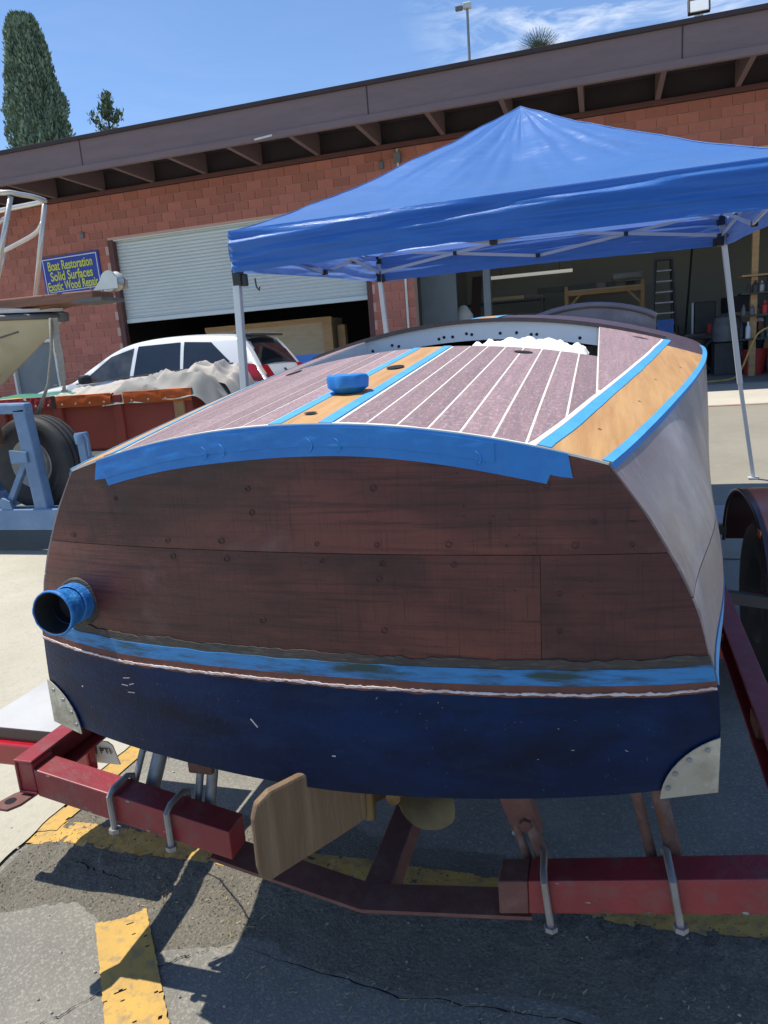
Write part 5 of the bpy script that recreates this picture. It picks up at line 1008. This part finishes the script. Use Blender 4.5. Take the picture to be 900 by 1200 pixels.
# exhaust pipe wrapped in tape
EC = Vector(bp(-.735, 1.632, .868)); ED = Vector((.02, -1, .04)).normalized()
mb = MB(); prof = [(.056, -.01), (.056, .02), (.0535, .04), (.052, .07), (.0545, .095), (.0615, .120), (.0645, .130), (.0630, .1365), (.0590, .137), (.0575, .130), (.054, .11)]
mb.lathe(prof, EC, ED, 48); mb.v = [Vector(p)+(Vector(p)-EC).normalized()*.0022*N3(p[0]*60, p[1]*40, p[2]*60) for p in mb.v]; ex = BT.part('exhaust_pipe', mb, 'tape_wrap', smooth='all')
e1 = ED.orthogonal().normalized()
BT.part('pipe_lip', MB().lathe([(.0578, .1355), (.053, .11), (.048, .05), (.001, .045)], EC, ED, 40), 'black_plastic', ex, smooth=True)
BT.part('exhaust_flange', MB().lathe([(.070, -.03), (.070, .026), (.066, .032), (.050, .034)], EC, ED, 32), 'grime', ex, smooth=True)
BT.part('tape_overlap', MB().lathe([(.052, .040), (.0565, .043), (.0555, .072), (.052, .075)], EC, (ED+Vector((.04, 0, .06))).normalized(), 40), 'tape_wrap', ex, smooth=True)
# corner plates at the bottom of the transom
for s_ in (-1, 1):
    mb = MB(); n = 10; pts = []
    cxr, czr = .938, .470
    arc = [(cxr-.125*math.cos(a)*1.0, czr-.012*0+.118*math.sin(a)) for a in [math.pi/2*i/n for i in range(n+1)]]
    poly = [(cxr, czr-.018)]+[(cxr-.130*math.cos(a), czr-.028*math.cos(a)-.0+.122*math.sin(a)) for a in [math.pi/2*i/n for i in range(n+1)]]
    y_ = ty_of(.88)-.012; poly = [(p[0]+.003, p[1]) for p in poly]; poly = poly if s_ > 0 else list(reversed(poly))
    P = [bp(s_*x, ty_of(x)-.0075, z) for x, z in poly]; P2 = [(p[0], p[1]-.0035, p[2]) for p in P]; n2 = len(P)
    mb.add(P2+P, [tuple(range(n2)), tuple(reversed(range(n2, 2*n2)))]+[(i, (i+1) % n2, (i+1) % n2+n2, i+n2) for i in range(n2)])
    cp = BT.part('corner_plate', mb, 'alu_plate', core)
    for a in (.18, .55, .95, 1.35): x = cxr-.112*math.cos(a); z = czr-.018*math.cos(a)+.100*math.sin(a); BT.part('screw', MB().lathe([(.0068, 0), (.0055, .003), (.001, .0035)], bp(s_*x, ty_of(x)-.011, z), (0, -1, 0), 10), 'galv', cp)
for x, z, L, a in ((-.60, .655, .022, .1), (-.585, .638, .016, .3), (-.61, .632, .02, -.15), (-.59, .612, .022, .0), (-.20, .57, .03, -.9), (-.78, .60, .004, 0), (.02, .50, .01, 0)): BT.part('scratch', MB().box(bp(x, ty_of(x)-.0042, z), (L, .002, .003), Matrix.Rotation(-a, 3, 'Y')), 'primer_white', nav)
for k in range(18):
    x = random.uniform(-.88, .75); z = random.uniform(.45, .68); L = random.choice((.002, .003, .004, .008)); BT.part('scuff', MB().box(bp(x, ty_of(x)-.0036, z), (L, .0012, random.uniform(.0007, .0014)), Matrix.Rotation(random.uniform(-1, 1), 3, 'Y')), 'alu_plate' if k % 3 else 'primer_red', nav)
# rudder and propeller under the stern
sv = Vector((-.652, 1.72, .30)); tv = Vector((-.86, 1.43, .30)); e1 = (tv-sv); Lr = e1.length; e1.normalize(); nrm = e1.cross(Vector((0, 0, 1))).normalized()
poly = [(-.01, -.112), (-.01, .10), (.02, .115), (.20, .118), (.325, .108), (.352, .09), (.366, .05), (.362, -.07), (.350, -.098), (.325, -.108), (.30, -.105), (.12, -.12)]
poly = [(-.012, -.085), (-.012, .13), (.18, .14), (.30, .135), (.338, .115), (.352, .075), (.352, -.065), (.345, -.100), (.325, -.118), (.295, -.114), (.10, -.098)]
# blade hangs lower towards its trailing edge
rp = [(a, b_-.0) for a, b_ in poly]
rd_ = BT.part('rudder', MB().prism(rp, sv-nrm*.012, e1, (0, 0, 1), nrm*.024), 'rudder', bevel=.006)
BT.part('rudder_stock', MB().tube([sv+Vector((.01, 0, -.09)), sv+Vector((.01, 0, .15))], .017, 10), 'brass', rd_, smooth=True)
pc = Vector((-.605, 1.90, .205)); pr_ = BT.part('propeller', MB().lathe([(.001, -.08), (.022, -.075), (.034, -.03), (.036, .04), (.024, .06), (.001, .065)], pc, (0, 1, 0), 18), 'brass', smooth=True)
for k in range(3):
    a0 = R(-33+120*k)
    def bl_(u, w):
        r = .03+.165*u; ch = .088*math.sin(math.pi*min(1, .18+.80*u))**.6*(w-.5)*2*(.85 if u < .98 else .5); tw = R(58-28*u); d = Vector((math.cos(a0), 0, math.sin(a0))); tdir = Vector((-math.sin(a0), 0, math.cos(a0)))
        return pc+d*r+tdir*ch*math.cos(tw)*1.0+Vector((0, 1, 0))*ch*math.sin(tw)
    BT.part('blade', MB().grid(bl_, 12, 10), 'brass', pr_, smooth='all', solid=.006)
BT.part('shaft', MB().tube([pc, (-.62, 2.9, .42)], .016, 10), 'brass', smooth=True); BT.part('shaft_strut', MB().beam((-.605, 2.10, .24), (-.605, 2.10, .42), .03, .05, (0, 1, 0)), 'brass')

# ------------------------------------------------------------------ red trailer under the runabout
T = Thing('red_trailer', 'worn dark red steel boat trailer under the mahogany runabout', 'trailer', (-.60, 3.5, -.238), unit=.863, lift=.2055)
def iv(x, y, z): return (x/.863, y/.863, (z-.2055)/.863)
def channel(p0, p1, wf, h, open_, mat, name, t=.008):
    """C-channel along Y: web on the outer side"""
    (x, y0, z0), (_, y1, z1) = p0, p1; mb = MB(); o_ = open_
    def bx(xa, xb, za, zb_): mb.add([(xa, y0, z0+za), (xb, y0, z0+za), (xb, y1, z1+za), (xa, y1, z1+za), (xa, y0, z0+zb_), (xb, y0, z0+zb_), (xb, y1, z1+zb_), (xa, y1, z1+zb_)], [(3, 2, 1, 0), (4, 5, 6, 7), (0, 1, 5, 4), (1, 2, 6, 5), (2, 3, 7, 6), (3, 0, 4, 7)])
    xa, xb = sorted((x, x+o_*wf)); bx(xa, xb, h-t, h); bx(xa, xb, 0, t); wa, wb = sorted((x, x+o_*t)); bx(wa, wb, t, h-t)
    return T.part(name, mb, mat, bevel=.002)
channel((-1.605, 1.455, .352), (-1.605, 6.2, .40), .062, .105, 1, 'red_steel', 'side_rail')
channel((.445, 1.455, .352), (.445, 6.2, .62), .062, .105, -1, 'red_steel', 'side_rail')
YB0, YB1 = 1.46, 1.54
def vbeam(xa, za, xb, zb_, h, mat, name, y0=YB0, y1=YB1, hb=None):
    hb = hb or h
    return T.part(name, MB().add([(xa, y0, za), (xb, y0, zb_), (xb, y1, zb_), (xa, y1, za), (xa, y0, za+h), (xb, y0, zb_+hb), (xb, y1, zb_+hb), (xa, y1, za+h)], [(3, 2, 1, 0), (4, 5, 6, 7), (0, 1, 5, 4), (1, 2, 6, 5), (2, 3, 7, 6), (3, 0, 4, 7)]), mat, bevel=.003)
bl_m = vbeam(-1.545, .345, -.945, .225, .084, 'red_steel', 'rear_beam'); vbeam(-1.600, .350, -1.547, .347, .098, 'red_steel', 'corner_block')
br_m = vbeam(-.175, .196, .388, .292, .088, 'red_steel', 'rear_beam'); vbeam(-.245, .184, -.176, .1956, .088, 'red_worn', 'beam_end')
# the dropped middle is a worn angle bar
for xa, za, xb, zb_ in ((-1.02, .205, -.60, .115), (-.60, .115, -.17, .170)):
    T.part('angle_bar', MB().add([(xa, 1.47, za), (xb, 1.47, zb_), (xb, 1.565, zb_), (xa, 1.565, za), (xa, 1.47, za+.010), (xb, 1.47, zb_+.010), (xb, 1.565, zb_+.010), (xa, 1.565, za+.010)], [(3, 2, 1, 0), (4, 5, 6, 7), (0, 1, 5, 4), (1, 2, 6, 5), (2, 3, 7, 6), (3, 0, 4, 7)]), 'red_worn')
    T.part('angle_web', MB().add([(xa, 1.557, za-.05), (xb, 1.557, zb_-.05), (xb, 1.565, zb_-.05), (xa, 1.565, za-.05), (xa, 1.557, za-.001), (xb, 1.557, zb_-.001), (xb, 1.565, zb_-.001), (xa, 1.565, za-.001)], [(3, 2, 1, 0), (4, 5, 6, 7), (0, 1, 5, 4), (1, 2, 6, 5), (2, 3, 7, 6), (3, 0, 4, 7)]), 'red_worn')
T.part('keel_beam', MB().beam((-.585, 1.56, .085), (-.585, 6.4, .25), .075, .08), 'red_worn', bevel=.004)
T.part('tow_lug', MB().prism([(-.03, 0), (.05, 0), (.055, .055), (.03, .075), (-.06, .02), (-.10, -.03), (-.115, -.075), (-.095, -.10), (-.06, -.10), (-.04, -.07)], (-1.530, 1.49, .336), (1, 0, 0), (0, 1, 0), (0, 0, .009)), 'red_worn', bevel=.002)
T.part('lug_hole', MB().lathe([(.016, 0), (.001, .0005)], (-1.610, 1.425, .3458), (0, 0, 1), 14), 'void_black')
# posts, brackets and u-bolts carrying the bunks
def ubolt(x, zt_, zb_, y0=YB0, y1=YB1, lean=0): T.part('u_bolt', MB().tube([(x, y1+.012, zb_), (x+lean*.2, y1+.012, zt_+.008), (x+lean*.3, y1-.01, zt_+.018), (x+lean*.4, y0+.01, zt_+.018), (x+lean*.5, y0-.012, zt_+.006), (x+lean, y0-.012, zb_)], .0085, 8), 'galv', smooth=True)
ubolt(-1.292, .375, .275); ubolt(-1.118, .345, .245); ubolt(-.150, .292, .175, lean=.025); ubolt(.118, .338, .225, lean=.035)
def rod(a, b_, r, mat): return T.part('bunk_rod', MB().tube([a, b_], r, 12), mat, smooth=True)
rod((-1.315, 1.56, .30), (-1.265, 1.70, .60), .010, 'galv'); rod((-1.262, 1.56, .28), (-1.205, 1.70, .60), .022, 'galv')
rod((-1.105, 1.555, .26), (-1.085, 1.66, .58), .011, 'galv'); rod((-1.068, 1.555, .25), (-1.048, 1.66, .58), .016, 'galv')
bk = T.part('bunk_bracket', MB().box((-1.085, 1.60, .475), (.075, .05, .17)), 'rust', bevel=.004); T.part('bolt_head', MB().lathe([(.017, 0), (.015, .01), (.001, .011)], (-1.085, 1.575, .435), (0, -1, 0), 6), 'rust', bk)
rod((-.135, 1.555, .22), (-.255, 1.64, .58), .016, 'rust'); rod((-.170, 1.555, .22), (-.295, 1.64, .56), .011, 'rust')
bk = T.part('bunk_bracket', MB().add([(-.300, 1.575, .55), (-.215, 1.575, .55), (-.15, 1.575, .325), (-.222, 1.575, .325), (-.300, 1.62, .55), (-.215, 1.62, .55), (-.15, 1.62, .325), (-.222, 1.62, .325)], [(0, 3, 2, 1), (4, 5, 6, 7), (0, 1, 5, 4), (1, 2, 6, 5), (2, 3, 7, 6), (3, 0, 4, 7)]), 'red_worn', bevel=.003); T.part('bolt_head', MB().lathe([(.017, 0), (.015, .01), (.001, .011)], (-.188, 1.573, .352), (0, -1, 0), 6), 'red_worn', bk)
rod((.105, 1.56, .29), (.03, 1.66, .60), .013, 'rust'); rod((.155, 1.56, .295), (.082, 1.66, .60), .019, 'rust')
for x, z in ((-1.262, .50), (-1.085, .47), (-.205, .42), (.10, .45)):
    pass
for x in (-1.16, -.10): T.part('bunk', MB().beam((x, 1.72, .545), (x, 5.0, .56), .10, .06), 'lumber', bevel=.005)
for y in (2.6, 4.2): T.part('cross_beam', MB().span((-1.58, y, .36), (.40, y+.08, .455)), 'red_steel'); T.part('bunk_post', MB().span((-1.2, y+.01, .455), (-1.12, y+.07, .52)), 'galv'); T.part('bunk_post', MB().span((-.14, y+.01, .455), (-.06, y+.07, .52)), 'galv')
T.part('cross_beam', MB().span((.395, 2.0, .34), (.60, 2.09, .44)), 'red_worn', bevel=.004)
for k in range(26):
    lft = k % 2 == 0
    if lft: x = random.uniform(-1.50, -1.0); zb0 = .345-.2*(x+1.545); hh = .084
    else: x = random.uniform(-.12, .38); zb0 = .196+.1705*(x+.175); hh = .088
    zc = zb0+hh*(random.choice((.06, .06, .94, random.uniform(.15, .85)))); r = random.uniform(.002, .007); n = 9
    P = [(x+r*1.6*random.uniform(.5, 1.1)*math.cos(2*math.pi*q/n), YB0-.0006, max(zb0+.001, min(zb0+hh-.001, zc+r*.7*random.uniform(.5, 1.1)*math.sin(2*math.pi*q/n)))) for q in range(n)]
    T.part('paint_chip', MB().add(P, [tuple(range(n))]), 'rust' if k % 3 else 'galv', bl_m if lft else br_m)
for x, z in ((-1.292, .275), (-1.118, .245), (-.125, .175), (.153, .225)): T.part('nut', MB().lathe([(.001, 0), (.016, 0), (.016, .012), (.001, .012)], (x, YB0-.012, z-.002), (0, 0, 1), 6), 'galv')
# wheels, mudguards, steps, lights
for xw, s_ in ((-1.72, -1), (.71, 1)):
    wheel(T, iv(xw, 3.28, .345), (s_, 0, 0), .40, .235, 'rim_dark', .55)
    if s_ > 0: T.part('axle', MB().tube([iv(-1.72, 3.28, .345), iv(.71, 3.28, .345)], .035), 'red_steel'); T.part('axle_hanger', MB().span(iv(.30, 3.2, .345), iv(.36, 3.36, .56)), 'red_steel'); T.part('axle_hanger', MB().span(iv(-1.38, 3.2, .345), iv(-1.32, 3.36, .56)), 'red_steel')
    pf = [(2.78, .42), (2.80, .52), (2.87, .64), (2.99, .735), (3.15, .785), (3.40, .80), (3.60, .765), (3.75, .69), (3.84, .58), (3.86, .46)]
    mb = MB(); xa, xb = xw-.13, xw+.15
    def pfw(t, k): return smooth_interp([(i, p[k]) for i, p in enumerate(pf)], t)
    mb.grid(lambda u, w: iv(xa+(xb-xa)*u, pfw(w*9, 0), pfw(w*9, 1)), 4, 40)
    fd = T.part('mudguard', mb, 'fender', smooth='all', solid=.006)
    for xe in (xa, xb): T.part('mudguard_lip', MB().tube([iv(xe, pfw(w*9/40, 0), pfw(w*9/40, 1)-.008) for w in range(41)], .010, 6), 'fender', fd, smooth='all')
    for yb in (2.80, 3.86): T.part('mudguard_bracket', MB().beam(iv(xw-s_*.12, yb, .50), iv(.36 if s_ > 0 else -1.36, yb, .53), .04, .05), 'tool_dark')
T.part('reflector', MB().box(iv(.572, 2.98, .715), (.006, .06, .03)), 'orange_vinyl')
T.part('step_plate', MB().span((-2.09, 1.775, .340), (-1.612, 2.40, .348)), 'diamond_plate', label='bright diamond plate step at the rear corner'); T.part('step_edge', MB().span((-2.09, 1.767, .308), (-1.612, 1.774, .350)), 'fender')
lt = T.part('tail_light_bar', MB().span((-2.10, 1.745, .225), (-1.612, 1.785, .306)), 'lens_red', bevel=.006, label='long red tail light under the step')
T.part('step_plate', MB().span(iv(.38, 3.98, .50), iv(.86, 4.4, .508)), 'diamond_plate'); T.part('step_support', MB().span(iv(.36, 4.1, .44), iv(.8, 4.18, .499)), 'tool_dark')
T.part('rear_light', MB().box((.47, 1.95, .30), (.08, .06, .06)), 'lens_red', bevel=.01)
# tag reading PTI
mb = MB(); pl = [(-.055, -.05), (.05, -.05), (.05, .035), (.035, .05), (-.055, .05)]
tg = T.part('tag_plate', mb.prism(pl, (-1.600, 1.80, .275), (1, 0, 0), (0, -.25, .97), (0, .004, .001)), 'gel_white')
v, f = text_mesh('PTI', .034, .0004); T.part('lettering', MB().add([(-1.582+p.x, 1.797-.25*p.y-.002, .276+.97*p.y) for p in v], f), 'print_black', tg)
T.part('tag_mark', MB().span((-1.640, 1.793, .272), (-1.617, 1.7945, .300)), 'tool_grey', tg)
T.part('tag_stalk', MB().tube([(-1.62, 1.806, .30), (-1.62, 1.806, .34)], .006), 'galv', tg)
T.part('wire', MB().tube([(-1.60, 1.9, .40), (-1.45, 1.86, .34), (-1.33, 1.78, .33), (-1.28, 1.72, .37)], .003, 5), 'tool_dark', smooth='all')

# the render device is left to the renderer
scene.render.engine = 'CYCLES'
